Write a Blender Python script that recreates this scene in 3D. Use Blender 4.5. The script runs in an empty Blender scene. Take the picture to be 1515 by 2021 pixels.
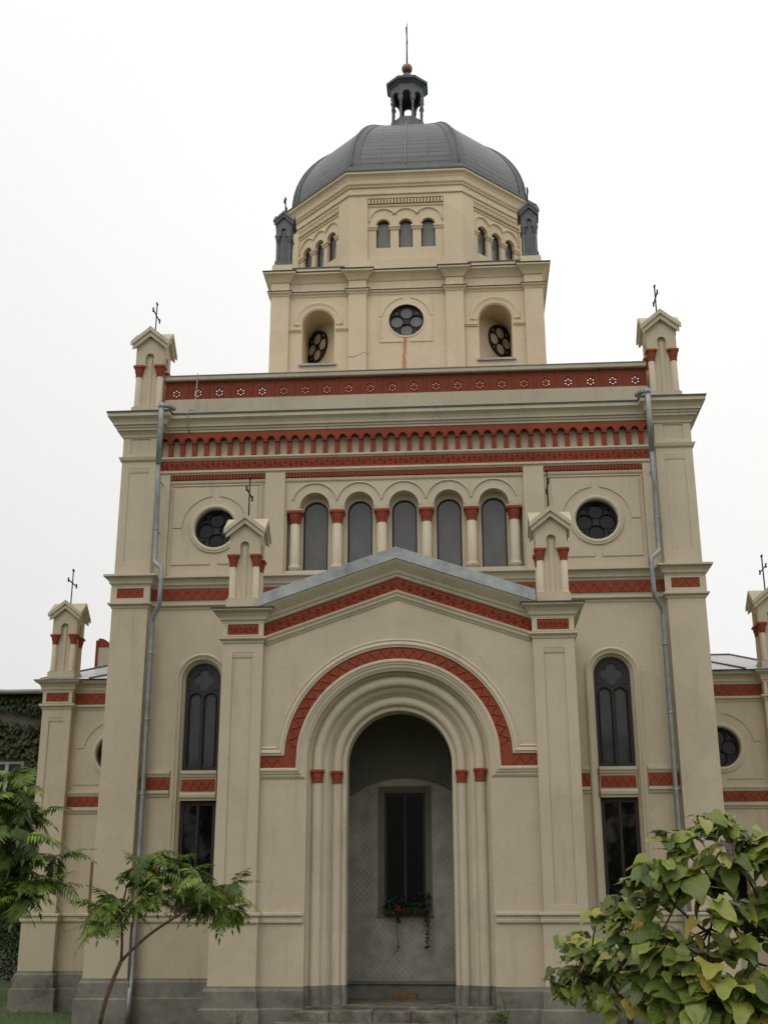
import bpy, bmesh, math, random
from mathutils import Vector, Matrix
from mathutils.geometry import tessellate_polygon
PI = math.pi
R = math.radians
scene = bpy.context.scene
C = scene.collection

# ---------------------------------------------------------------- camera
cam_d = bpy.data.cameras.new('camera')
cam = bpy.data.objects.new('camera', cam_d)
C.objects.link(cam)
cam_d.sensor_fit = 'HORIZONTAL'
cam_d.sensor_width = 36.0
cam_d.lens = 2393.0 / 1515.0 * 36.0
cam_d.clip_start = 0.1
cam_d.clip_end = 2000
cam.matrix_world = (Matrix.Translation((1.103, -19.0, 0.0)) @ Matrix.Rotation(R(3.93), 4, 'Z')
                    @ Matrix.Rotation(R(90 + 18.37), 4, 'X') @ Matrix.Rotation(R(-0.125), 4, 'Z'))
scene.camera = cam

# ---------------------------------------------------------------- sky and sun (bright overcast)
SUN_EL, SUN_AZ = 52, 205
world = bpy.data.worlds.new('World')
scene.world = world
world.use_nodes = True
wn, wl = world.node_tree.nodes, world.node_tree.links
wn.clear()
w_out = wn.new('ShaderNodeOutputWorld')
w_bg = wn.new('ShaderNodeBackground')
w_sky = wn.new('ShaderNodeTexSky')
w_sky.sky_type = 'NISHITA'
w_sky.sun_disc = False
w_sky.sun_elevation = R(SUN_EL)
w_sky.sun_rotation = R(SUN_AZ)
w_hs = wn.new('ShaderNodeHueSaturation')
w_hs.inputs['Saturation'].default_value = 0.10
w_mix = wn.new('ShaderNodeMix'); w_mix.data_type = 'RGBA'
w_mix.inputs[0].default_value = 0.86
w_geo = wn.new('ShaderNodeTexCoord')
w_sep = wn.new('ShaderNodeSeparateXYZ')
w_noise = wn.new('ShaderNodeTexNoise')
w_noise.inputs['Scale'].default_value = 1.6
w_noise.inputs['Detail'].default_value = 3
w_ramp = wn.new('ShaderNodeValToRGB')          # cloud deck: greyer to the horizon, brighter overhead
w_ramp.color_ramp.elements[0].position = 0.0
w_ramp.color_ramp.elements[0].color = (8.35, 8.35, 8.2, 1)
w_ramp.color_ramp.elements[1].position = 1.0
w_ramp.color_ramp.elements[1].color = (14.6, 14.5, 14.3, 1)
w_add = wn.new('ShaderNodeMath'); w_add.operation = 'MULTIPLY_ADD'
w_add.inputs[1].default_value = 0.30
wl.new(w_sky.outputs[0], w_hs.inputs['Color'])
wl.new(w_geo.outputs['Generated'], w_sep.inputs[0])
wl.new(w_geo.outputs['Generated'], w_noise.inputs['Vector'])
w_sub = wn.new('ShaderNodeMath'); w_sub.operation = 'SUBTRACT'; w_sub.inputs[1].default_value = 0.20
wl.new(w_noise.outputs['Fac'], w_add.inputs[0])
w_x = wn.new('ShaderNodeMath'); w_x.operation = 'MULTIPLY_ADD'; w_x.inputs[1].default_value = .30
wl.new(w_sep.outputs['X'], w_x.inputs[0]); wl.new(w_sep.outputs['Z'], w_x.inputs[2])
wl.new(w_x.outputs[0], w_add.inputs[2])
wl.new(w_add.outputs[0], w_sub.inputs[0])
wl.new(w_sub.outputs[0], w_ramp.inputs[0])
wl.new(w_hs.outputs[0], w_mix.inputs[6])
wl.new(w_ramp.outputs[0], w_mix.inputs[7])
wl.new(w_mix.outputs[2], w_bg.inputs[0])
w_bg.inputs[1].default_value = 0.09
wl.new(w_bg.outputs[0], w_out.inputs[0])

sun_d = bpy.data.lights.new('sun', 'SUN')
sun_d.energy = 0.5
sun_d.angle = R(30)
sun_d.color = (1.0, 0.96, 0.88)
sun = bpy.data.objects.new('sun', sun_d)
C.objects.link(sun)
az = R(SUN_AZ)
d = Vector((math.sin(az) * math.cos(R(SUN_EL)), math.cos(az) * math.cos(R(SUN_EL)), math.sin(R(SUN_EL))))
sun.rotation_euler = d.to_track_quat('Z', 'Y').to_euler()

scene.view_settings.view_transform = 'Standard'
scene.view_settings.look = 'None'
scene.view_settings.gamma = 1
scene.view_settings.exposure = 0.13

# ---------------------------------------------------------------- materials
M = {}
def new_mat(name):
    m = bpy.data.materials.new(name)
    m.use_nodes = True
    nt = m.node_tree
    b = nt.nodes['Principled BSDF']
    M[name] = m
    return m, nt, b
def noise_col(nt, cols, scale, detail=5, rough=.6, stretch=(1, 1, 1), pos=None):
    tc = nt.nodes.new('ShaderNodeTexCoord')
    mp = nt.nodes.new('ShaderNodeMapping')
    mp.inputs['Scale'].default_value = stretch
    nz = nt.nodes.new('ShaderNodeTexNoise')
    nz.inputs['Scale'].default_value = scale
    nz.inputs['Detail'].default_value = detail
    nz.inputs['Roughness'].default_value = rough
    rp = nt.nodes.new('ShaderNodeValToRGB')
    e = rp.color_ramp.elements
    n = len(cols)
    pos = pos or [0.3 + 0.4 * i / (n - 1) for i in range(n)]
    e[0].position = pos[0]; e[0].color = (*cols[0], 1)
    e[1].position = pos[-1]; e[1].color = (*cols[-1], 1)
    for i in range(1, n - 1):
        k = e.new(pos[i]); k.color = (*cols[i], 1)
    nt.links.new(tc.outputs['Object'], mp.inputs[0])
    nt.links.new(mp.outputs[0], nz.inputs['Vector'])
    nt.links.new(nz.outputs['Fac'], rp.inputs[0])
    return rp.outputs[0], nz.outputs['Fac'], tc
def mixc(nt, a, b, f, mode='MIX'):
    mx = nt.nodes.new('ShaderNodeMix'); mx.data_type = 'RGBA'; mx.blend_type = mode
    for s, v in ((mx.inputs[6], a), (mx.inputs[7], b), (mx.inputs[0], f)):
        if isinstance(v, (int, float)): s.default_value = v
        elif isinstance(v, tuple): s.default_value = (*v, 1)
        else: nt.links.new(v, s)
    return mx.outputs[2]
def bump(nt, b, h, strength, dist=.01, prev=None):
    bp = nt.nodes.new('ShaderNodeBump')
    bp.inputs['Strength'].default_value = strength
    bp.inputs['Distance'].default_value = dist
    nt.links.new(h, bp.inputs['Height'])
    if prev: nt.links.new(prev, bp.inputs['Normal'])
    nt.links.new(bp.outputs[0], b.inputs['Normal'])
    return bp.outputs[0]

def stucco(name, base, dark, rough=.85, stain=.45, fine=220):
    m, nt, b = new_mat(name)
    mid = tuple((x + y) / 2 for x, y in zip(base, dark))
    big, _, _ = noise_col(nt, [mid, base, tuple(min(1, v * 1.04) for v in base)], .9, 6, .62)
    streak, _, _ = noise_col(nt, [(1, 1, 1), (1, 1, 1), (.72, .70, .64)], 1.5, 7, .7, (3.2, 3.2, .35), [.3, .56, .78])
    spots, _, _ = noise_col(nt, [(.88, .87, .84), (1, 1, 1)], 14, 6, .7, (1, 1, 1), [.33, .5])
    c = mixc(nt, big, streak, stain, 'MULTIPLY')
    c = mixc(nt, c, spots, .5, 'MULTIPLY')
    # patch repairs (faint cells of slightly different render) and a few hairline cracks
    tcv = nt.nodes.new('ShaderNodeTexCoord')
    wn_ = nt.nodes.new('ShaderNodeTexNoise'); wn_.inputs['Scale'].default_value = 1.3; wn_.inputs['Detail'].default_value = 6
    nt.links.new(tcv.outputs['Object'], wn_.inputs['Vector'])
    wv_ = mixc(nt, tcv.outputs['Object'], wn_.outputs['Color'], .35)
    vo = nt.nodes.new('ShaderNodeTexVoronoi'); vo.inputs['Scale'].default_value = .8
    nt.links.new(wv_, vo.inputs['Vector'])
    mr = nt.nodes.new('ShaderNodeMapRange'); mr.inputs[3].default_value = .93; mr.inputs[4].default_value = 1.03
    sc_ = nt.nodes.new('ShaderNodeSeparateColor'); nt.links.new(vo.outputs['Color'], sc_.inputs[0]); nt.links.new(sc_.outputs[0], mr.inputs[0])
    c = mixc(nt, c, mr.outputs[0], 1.0, 'MULTIPLY')
    ve = nt.nodes.new('ShaderNodeTexVoronoi'); ve.feature = 'DISTANCE_TO_EDGE'; ve.inputs['Scale'].default_value = .55
    nt.links.new(wv_, ve.inputs['Vector'])
    lt = nt.nodes.new('ShaderNodeMath'); lt.operation = 'LESS_THAN'; lt.inputs[1].default_value = .0016
    nt.links.new(ve.outputs['Distance'], lt.inputs[0])
    nm_ = nt.nodes.new('ShaderNodeMath'); nm_.operation = 'GREATER_THAN'; nm_.inputs[1].default_value = .64
    nt.links.new(wn_.outputs['Fac'], nm_.inputs[0])
    ml_ = nt.nodes.new('ShaderNodeMath'); ml_.operation = 'MULTIPLY'
    nt.links.new(lt.outputs[0], ml_.inputs[0]); nt.links.new(nm_.outputs[0], ml_.inputs[1])
    cf_ = nt.nodes.new('ShaderNodeMath'); cf_.operation = 'MULTIPLY'; cf_.inputs[1].default_value = .25
    nt.links.new(ml_.outputs[0], cf_.inputs[0])
    c = mixc(nt, c, tuple(v * .35 for v in dark), cf_.outputs[0])
    nt.links.new(c, b.inputs['Base Color'])
    b.inputs['Roughness'].default_value = rough
    b.inputs['Specular IOR Level'].default_value = .25
    _, f, _ = noise_col(nt, [(0, 0, 0), (1, 1, 1)], fine, 3, .6)
    _, f2, _ = noise_col(nt, [(0, 0, 0), (1, 1, 1)], 9, 4, .5)
    p = bump(nt, b, f, .25, .004)
    bump(nt, b, f2, .25, .012, p)
    return m
CREAM = (.53, .452, .335)
stucco('stucco', CREAM, (.44, .37, .268), stain=.68)
stucco('stucco_trim', (.55, .475, .36), (.42, .355, .26), stain=.9)
stucco('stucco_weathered', (.47, .41, .31), (.34, .30, .23), stain=.9)
stucco('stucco_tower', (.70, .575, .41), (.61, .49, .335), stain=.35)
mt = stucco('stucco_tower_stained', (.70, .575, .41), (.61, .49, .335), stain=.35)
nt = mt.node_tree; bs = nt.nodes['Principled BSDF']
src = bs.inputs['Base Color'].links[0].from_socket
tc = nt.nodes.new('ShaderNodeTexCoord'); sp_ = nt.nodes.new('ShaderNodeSeparateXYZ')
nt.links.new(tc.outputs['Object'], sp_.inputs[0])
def mth(op, a, b_=None, c_=None):
    n_ = nt.nodes.new('ShaderNodeMath'); n_.operation = op
    for k_, v_ in enumerate((a, b_, c_)):
        if v_ is None: continue
        if isinstance(v_, (int, float)): n_.inputs[k_].default_value = v_
        else: nt.links.new(v_, n_.inputs[k_])
    return n_.outputs[0]
nz = nt.nodes.new('ShaderNodeTexNoise'); nz.inputs['Scale'].default_value = 5; nz.inputs['Detail'].default_value = 5
nt.links.new(tc.outputs['Object'], nz.inputs['Vector'])
wob = mth('MULTIPLY_ADD', nz.outputs['Fac'], .16, -.08)
dx = mth('ABSOLUTE', mth('SUBTRACT', mth('ADD', sp_.outputs['X'], wob), mth('MULTIPLY_ADD', sp_.outputs['Z'], .05, -.60)))
rng = mth('MULTIPLY', mth('LESS_THAN', sp_.outputs['Z'], 11.60), mth('GREATER_THAN', sp_.outputs['Z'], 10.2))
rust = mth('MULTIPLY', mth('SUBTRACT', 1.0, mth('SMOOTH_MIN', mth('DIVIDE', dx, .065), 1.0, .3)), rng)
c1 = mixc(nt, src, (.42, .13, .03), mth('MINIMUM', mth('MAXIMUM', rust, 0.0), .8))
cz_ = mth('ABSOLUTE', mth('SUBTRACT', mth('ADD', sp_.outputs['Z'], mth('MULTIPLY', wob, .8)), mth('MULTIPLY_ADD', sp_.outputs['X'], .25, 11.40)))
crk = mth('MULTIPLY', mth('LESS_THAN', cz_, .008), mth('MULTIPLY', mth('LESS_THAN', sp_.outputs['X'], -.80), mth('GREATER_THAN', sp_.outputs['X'], -1.24)))
nt.links.new(mixc(nt, c1, (.16, .12, .08), crk), bs.inputs['Base Color'])
stucco('terracotta_red', (.26, .056, .027), (.165, .032, .018), rough=.75, stain=.85, fine=90)
stucco('terracotta_parapet', (.215, .048, .026), (.145, .031, .018), rough=.8, stain=.7, fine=90)

def metal(name, c1, c2, rough, scale=3, met=.0):
    m, nt, b = new_mat(name)
    c, f, _ = noise_col(nt, [c1, c2], scale, 6, .65)
    nt.links.new(c, b.inputs['Base Color'])
    b.inputs['Roughness'].default_value = rough
    b.inputs['Metallic'].default_value = met
    bump(nt, b, f, .12, .01)
    return m
metal('zinc', (.19, .205, .205), (.41, .42, .41), .42, 3, .35)
metal('zinc_bright', (.19, .205, .21), (.32, .335, .335), .5, 5, .5)
metal('lead_dark', (.065, .072, .074), (.12, .13, .132), .5, 6, .1)
metal('iron', (.022, .017, .015), (.05, .032, .025), .65, 20, .2)
metal('copper_ball', (.16, .085, .06), (.26, .15, .11), .42, 12, .5)
metal('wood_frame', (.014, .006, .005), (.030, .010, .007), .6, 30)
metal('black_frame', (.008, .008, .008), (.018, .017, .016), .6, 30)
metal('brown_board', (.16, .085, .035), (.24, .14, .06), .8, 10)
metal('curtain', (.30, .31, .28), (.40, .40, .36), .9, 6)

# pierced dome slates: horizontal courses and staggered joints from the face UVs
def slate(name, c1, c2, sx, sy, rough):
    m, nt, b = new_mat(name)
    uv = nt.nodes.new('ShaderNodeUVMap')
    br = nt.nodes.new('ShaderNodeTexBrick')
    br.inputs['Scale'].default_value = 1
    br.inputs['Brick Width'].default_value = sx
    br.inputs['Row Height'].default_value = sy
    br.inputs['Mortar Size'].default_value = .006
    br.inputs['Mortar Smooth'].default_value = .1
    br.inputs['Bias'].default_value = -.1
    br.inputs['Color1'].default_value = (*c1, 1)
    br.inputs['Color2'].default_value = (*c2, 1)
    br.inputs['Mortar'].default_value = (c1[0] * .22, c1[1] * .22, c1[2] * .22, 1)
    nt.links.new(uv.outputs[0], br.inputs['Vector'])
    w, _, _ = noise_col(nt, [(.75, .75, .75), (1, 1, 1)], 2.5, 6, .7)
    nt.links.new(mixc(nt, br.outputs['Color'], w, .8, 'MULTIPLY'), b.inputs['Base Color'])
    b.inputs['Roughness'].default_value = rough
    iv = nt.nodes.new('ShaderNodeInvert')
    nt.links.new(br.outputs['Fac'], iv.inputs['Color'])
    bump(nt, b, iv.outputs[0], .6, .012)
slate('dome_slate', (.120, .126, .125), (.145, .150, .148), 1.05, .135, .42)
slate('roof_sheet', (.50, .49, .49), (.58, .57, .57), 2.6, .26, .35)

def plain(name, col, rough, spec=.5):
    m, nt, b = new_mat(name)
    b.inputs['Base Color'].default_value = (*col, 1)
    b.inputs['Roughness'].default_value = rough
    b.inputs['Specular IOR Level'].default_value = spec
    return m, nt, b
def glass(name, col, rough, spec, wav=.5):
    m, nt, b = plain(name, col, rough, spec)
    _, f, _ = noise_col(nt, [(0, 0, 0), (1, 1, 1)], 1.7, 2, .5)
    dc, _, _ = noise_col(nt, [tuple(v * .72 for v in col), tuple(v * 1.2 for v in col)], 3.2, 7, .7, (1, 1, .5))  # uneven pane tone: slight dust, plus reflection variation painted into the colour
    nt.links.new(dc, b.inputs['Base Color'])
    bump(nt, b, f, wav, .01)
glass('glass_dark', (.004, .005, .004), .04, .30, .25)
glass('glass_upper', (.095, .095, .098), .12, .5)  # grey base colour stands in for sky reflected in the arcade panes
glass('glass_side', (.036, .040, .039), .07, .35, .4)
glass('glass_niche', (.004, .004, .004), .35, .15, .2)
glass('glass_rose', (.010, .011, .012), .10, .26)
glass('glass_tower', (.17, .165, .165), .15, .5)

# concrete plinth: grey with damp patches
m, nt, b = new_mat('plinth')
c, f, _ = noise_col(nt, [(.10, .095, .075), (.20, .19, .155), (.27, .26, .22)], 1.5, 8, .68, (1, 1, 1.3), [.3, .48, .7])
c2, _, _ = noise_col(nt, [(.55, .55, .5), (1, 1, 1)], 7, 6, .7)
nt.links.new(mixc(nt, c, c2, .6, 'MULTIPLY'), b.inputs['Base Color'])
b.inputs['Roughness'].default_value = .9
_, f, _ = noise_col(nt, [(0, 0, 0), (1, 1, 1)], 60, 5, .7)
bump(nt, b, f, .5, .008)
# worn step stone with moss
m, nt, b = new_mat('step_stone')
c, f, _ = noise_col(nt, [(.035, .035, .022), (.12, .105, .08), (.24, .215, .18)], 3.5, 9, .72, (1, 1, 1), [.33, .5, .68])
nt.links.new(c, b.inputs['Base Color'])
b.inputs['Roughness'].default_value = .92
bump(nt, b, f, .9, .03)
# scratched plaster of the niche: diagonal lattice of keying grooves
m, nt, b = new_mat('scratched_plaster')
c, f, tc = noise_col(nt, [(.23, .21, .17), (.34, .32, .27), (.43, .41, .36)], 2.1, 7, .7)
hs = []
for sgn in (1, -1):
    mp = nt.nodes.new('ShaderNodeMapping')
    mp.inputs['Rotation'].default_value = (0, R(45 * sgn), 0)
    wv = nt.nodes.new('ShaderNodeTexWave')
    wv.wave_type = 'BANDS'; wv.bands_direction = 'X'
    wv.inputs['Scale'].default_value = 4.2
    wv.inputs['Distortion'].default_value = 2.2
    wv.inputs['Detail'].default_value = 2
    wv.inputs['Detail Scale'].default_value = .8
    nt.links.new(tc.outputs['Object'], mp.inputs[0])
    nt.links.new(mp.outputs[0], wv.inputs['Vector'])
    rp = nt.nodes.new('ShaderNodeValToRGB')
    rp.color_ramp.elements[0].position = .0; rp.color_ramp.elements[0].color = (0, 0, 0, 1)
    rp.color_ramp.elements[1].position = .16; rp.color_ramp.elements[1].color = (1, 1, 1, 1)
    nt.links.new(wv.outputs['Fac'], rp.inputs[0])
    hs.append(rp.outputs[0])
g = mixc(nt, hs[0], hs[1], 1.0, 'MULTIPLY')
_, fmask, _ = noise_col(nt, [(0, 0, 0), (1, 1, 1)], 1.3, 5, .7)
rm_ = nt.nodes.new('ShaderNodeMapRange'); rm_.inputs[1].default_value = .38; rm_.inputs[2].default_value = .62
nt.links.new(fmask, rm_.inputs[0])
g = mixc(nt, (1., 1., 1.), g, rm_.outputs[0])
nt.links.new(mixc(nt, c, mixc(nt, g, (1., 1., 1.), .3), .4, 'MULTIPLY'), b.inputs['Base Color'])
b.inputs['Roughness'].default_value = .9
bump(nt, b, g, .45, .008)
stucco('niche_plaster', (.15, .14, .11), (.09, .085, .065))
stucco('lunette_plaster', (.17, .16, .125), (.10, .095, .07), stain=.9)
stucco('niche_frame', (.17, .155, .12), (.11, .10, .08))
# ivy / grass / soil
def leafmat(name, ramp, rough=.5, trans=.25, spec=.4, vein=False):
    m, nt, b = new_mat(name)
    at = nt.nodes.new('ShaderNodeAttribute'); at.attribute_name = 'tint'
    rp = nt.nodes.new('ShaderNodeValToRGB')
    e = rp.color_ramp.elements
    e[0].position = ramp[0][0]; e[0].color = (*ramp[0][1], 1)
    e[1].position = ramp[-1][0]; e[1].color = (*ramp[-1][1], 1)
    for p, cc in ramp[1:-1]:
        k = e.new(p); k.color = (*cc, 1)
    nt.links.new(at.outputs['Fac'], rp.inputs[0])
    nzc, f, _ = noise_col(nt, [(.7, .7, .65), (1.1, 1.1, 1.05)], 22, 4, .6)
    col = mixc(nt, rp.outputs[0], nzc, .7, 'MULTIPLY')
    nt.links.new(col, b.inputs['Base Color'])
    b.inputs['Roughness'].default_value = rough
    b.inputs['Specular IOR Level'].default_value = spec
    if vein:
        uvn = nt.nodes.new('ShaderNodeUVMap'); sx_ = nt.nodes.new('ShaderNodeSeparateXYZ')
        nt.links.new(uvn.outputs[0], sx_.inputs[0])
        def mm(op, a, b_=None):
            n_ = nt.nodes.new('ShaderNodeMath'); n_.operation = op
            for k_, v_ in enumerate((a, b_)):
                if v_ is None: continue
                if isinstance(v_, (int, float)): n_.inputs[k_].default_value = v_
                else: nt.links.new(v_, n_.inputs[k_])
            return n_.outputs[0]
        au = mm('ABSOLUTE', sx_.outputs['X'])
        ph_ = mm('FRACT', mm('MULTIPLY', mm('SUBTRACT', sx_.outputs['Y'], mm('MULTIPLY', au, .75)), 5.5))
        side_ = mm('LESS_THAN', mm('ABSOLUTE', mm('SUBTRACT', ph_, .5)), .07)
        vn = mm('MAXIMUM', mm('LESS_THAN', au, .013), side_)
        col = mixc(nt, col, (.30, .33, .14), mm('MULTIPLY', vn, .35))
        nt.links.new(col, b.inputs['Base Color'])
        bump(nt, b, mm('SUBTRACT', 1.0, vn), .5, .006)
    tr = nt.nodes.new('ShaderNodeBsdfTranslucent')
    nt.links.new(col, tr.inputs[0])
    mx = nt.nodes.new('ShaderNodeMixShader'); mx.inputs[0].default_value = trans
    out = nt.nodes['Material Output']
    nt.links.new(b.outputs[0], mx.inputs[1]); nt.links.new(tr.outputs[0], mx.inputs[2])
    nt.links.new(mx.outputs[0], out.inputs[0])
leafmat('leaf_sumac', [(0, (.060, .095, .015)), (.5, (.130, .195, .026)), (.9, (.27, .36, .045)), (.95, (.12, .16, .03)), (.985, (.16, .03, .015)), (1, (.2, .05, .02))])
leafmat('leaf_catalpa', [(0, (.045, .085, .014)), (.3, (.13, .19, .028)), (.55, (.25, .31, .05)), (.85, (.40, .42, .085)), (.90, (.42, .34, .06)), (.94, (.45, .32, .05)), (.955, (.055, .022, .012)), (1, (.035, .015, .01))], .40, .32, .5, True)
leafmat('leaf_ivy', [(0, (.015, .022, .006)), (.7, (.05, .062, .010)), (.9, (.11, .085, .015)), (1, (.09, .03, .012))])
leafmat('leaf_background', [(0, (.02, .04, .012)), (1, (.06, .10, .025))])
leafmat('leaf_pot', [(0, (.012, .035, .012)), (1, (.03, .07, .02))])
leafmat('petal_red', [(0, (.35, .02, .01)), (1, (.5, .03, .015))])
leafmat('leaf_dry', [(0, (.012, .010, .010)), (1, (.03, .02, .018))])
metal('bark', (.075, .045, .032), (.15, .095, .068), .85, 14)
metal('bark_dark', (.03, .022, .016), (.06, .042, .03), .9, 14)
m, nt, b = new_mat('grass_ground')
c, f, _ = noise_col(nt, [(.025, .045, .012), (.05, .085, .02), (.08, .08, .035)], 6, 8, .7)
nt.links.new(c, b.inputs['Base Color']); b.inputs['Roughness'].default_value = .95
bump(nt, b, f, .8, .05)
m, nt, b = new_mat('paving')
c, f, _ = noise_col(nt, [(.12, .115, .10), (.22, .21, .19)], 5, 8, .7)
nt.links.new(c, b.inputs['Base Color']); b.inputs['Roughness'].default_value = .9
stucco('neighbour_wall', (.16, .145, .12), (.09, .085, .075))

# ---------------------------------------------------------------- mesh helpers
class MB:
    """collects shapes; build() links them as ONE mesh object"""
    def __init__(self, mat=None):
        self.bm = bmesh.new(); self.T = mat or Matrix.Identity(4)
        self.tint = None
    def v(self, x, y, z):
        return self.bm.verts.new(self.T @ Vector((x, y, z)))
    def f(self, vs):
        try: return self.bm.faces.new(vs)
        except ValueError: return None
    def box(self, x0, x1, y0, y1, z0, z1):
        p = [self.v(x, y, z) for x in (x0, x1) for y in (y0, y1) for z in (z0, z1)]
        for q in ((0, 1, 3, 2), (4, 6, 7, 5), (0, 4, 5, 1), (2, 3, 7, 6), (0, 2, 6, 4), (1, 5, 7, 3)):
            self.f([p[i] for i in q])
        return self
    def taper(self, cx, cy, z0, hx0, hy0, z1, hx1, hy1):
        a = [self.v(cx + sx * hx0, cy + sy * hy0, z0) for sx, sy in ((-1, -1), (1, -1), (1, 1), (-1, 1))]
        b = [self.v(cx + sx * hx1, cy + sy * hy1, z1) for sx, sy in ((-1, -1), (1, -1), (1, 1), (-1, 1))]
        self.f(a[::-1]); self.f(b)
        for i in range(4): self.f([a[i], a[(i + 1) % 4], b[(i + 1) % 4], b[i]])
        return self
    def plate(self, outer, holes, y0, y1):
        """outline in x,z with holes, from y0 to y1"""
        polys = [outer] + list(holes)
        tris = tessellate_polygon([[Vector((x, z, 0)) for x, z in p] for p in polys])
        flat = [p for q in polys for p in q]
        F = [self.v(x, y0, z) for x, z in flat]
        B = [self.v(x, y1, z) for x, z in flat]
        for t in tris:
            self.f([F[i] for i in t]); self.f([B[i] for i in t[::-1]])
        k = 0
        for q in polys:
            n = len(q)
            for i in range(n):
                j = (i + 1) % n
                self.f([F[k + i], F[k + j], B[k + j], B[k + i]])
            k += n
        return self
    def sweep(self, path, prof, fn, closed=False):
        """path 2D; prof [(offset to the right of travel, height)] closed polygon; fn((x,y),h)->xyz"""
        n = len(path); rings = []
        dirs = []
        m = n if closed else n - 1
        for i in range(m):
            a, b = path[i], path[(i + 1) % n]
            dx, dy = b[0] - a[0], b[1] - a[1]; L = math.hypot(dx, dy) or 1e-9
            dirs.append((dy / L, -dx / L))
        for i in range(n):
            if closed: n1, n2 = dirs[i - 1], dirs[i]
            else: n1, n2 = dirs[max(0, i - 1)], dirs[min(m - 1, i)]
            dt = 1 + n1[0] * n2[0] + n1[1] * n2[1]
            nx, ny = (n1[0] + n2[0]) / max(dt, .15), (n1[1] + n2[1]) / max(dt, .15)
            rings.append([self.v(*fn((path[i][0] + nx * o, path[i][1] + ny * o), h)) for o, h in prof])
        k = len(prof)
        for i in range(m):
            A, B = rings[i], rings[(i + 1) % n]
            for j in range(k):
                self.f([A[j], A[(j + 1) % k], B[(j + 1) % k], B[j]])
        if not closed:
            self.f(rings[0][::-1]); self.f(rings[-1])
        return self
    def hmould(self, path, prof):
        """horizontal moulding: prof (out, z); path left to right in x,y (front is -y)"""
        return self.sweep(path, prof, lambda p, h: (p[0], p[1], h))
    def vmould(self, path, prof, y, closed=False):
        """moulding in a wall plane: prof (offset right of travel, projection towards the viewer)"""
        return self.sweep(path, prof, lambda p, h: (p[0], y - h, p[1]), closed)
    def tube(self, pts, r, seg=8, cap=True):
        pts = [Vector(p) for p in pts]
        rs = r if isinstance(r, (list, tuple)) else [r] * len(pts)
        rings = []; up = None
        for i, p in enumerate(pts):
            t = (pts[min(i + 1, len(pts) - 1)] - pts[max(i - 1, 0)]).normalized()
            if up is None: up = t.orthogonal().normalized()
            up = (up - t * up.dot(t)).normalized()
            s = t.cross(up)
            rings.append([self.v(*(p + (up * math.cos(a) + s * math.sin(a)) * rs[i])) for a in [2 * PI * k / seg for k in range(seg)]])
        for a, b in zip(rings, rings[1:]):
            for k in range(seg):
                q = self.f([a[k], a[(k + 1) % seg], b[(k + 1) % seg], b[k]])
                if q: q.smooth = True
        if cap: self.f(rings[0][::-1]); self.f(rings[-1])
        return self
    def lathe(self, cx, cy, prof, seg=16, rot=0, smooth=True):
        rings = [[self.v(cx + r * math.cos(rot + 2 * PI * k / seg), cy + r * math.sin(rot + 2 * PI * k / seg), z) for k in range(seg)] for r, z in prof]
        for a, b in zip(rings, rings[1:]):
            for k in range(seg):
                q = self.f([a[k], a[(k + 1) % seg], b[(k + 1) % seg], b[k]])
                if q: q.smooth = smooth
        self.f(rings[0][::-1]); self.f(rings[-1])
        return self
    def build(self, name, mat, parent=None, bevel=0, normals=True):
        if normals: bmesh.ops.recalc_face_normals(self.bm, faces=self.bm.faces[:])
        me = bpy.data.meshes.new(name)
        self.bm.to_mesh(me); self.bm.free()
        o = bpy.data.objects.new(name, me)
        me.materials.append(M[mat]); C.objects.link(o)
        if parent: o.parent = parent
        if bevel:
            b = o.modifiers.new('bevel', 'BEVEL'); b.width = bevel; b.segments = 2
            b.limit_method = 'ANGLE'; b.angle_limit = R(40)
        return o
def empty(name, loc, label, cat, group=None, kind=None):
    o = bpy.data.objects.new(name, None); C.objects.link(o)
    o.location = loc; o.empty_display_size = .3
    return tag(o, label, cat, group, kind)
def tag(o, label=None, cat=None, group=None, kind=None):
    if label: o['label'] = label
    if cat: o['category'] = cat
    if group: o['group'] = group
    if kind: o['kind'] = kind
    return o
def arc(cx, cz, r, a0, a1, n=24):
    return [(cx + r * math.cos(R(a0 + (a1 - a0) * i / n)), cz + r * math.sin(R(a0 + (a1 - a0) * i / n))) for i in range(n + 1)]
def arch_poly(cx, z0, zs, r, n=24):
    """closed outline of a round-headed opening"""
    return [(cx - r, z0)] + arc(cx, zs, r, 180, 0, n) + [(cx + r, z0)]
def circ(cx, cz, r, n=32, a=0):
    return [(cx + r * math.cos(a + 2 * PI * i / n), cz + r * math.sin(a + 2 * PI * i / n)) for i in range(n)]
def rect(x0, x1, z0, z1): return [(x0, z0), (x1, z0), (x1, z1), (x0, z1)]
def mir(path): return [(-x, y) for x, y in path[::-1]]
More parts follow.
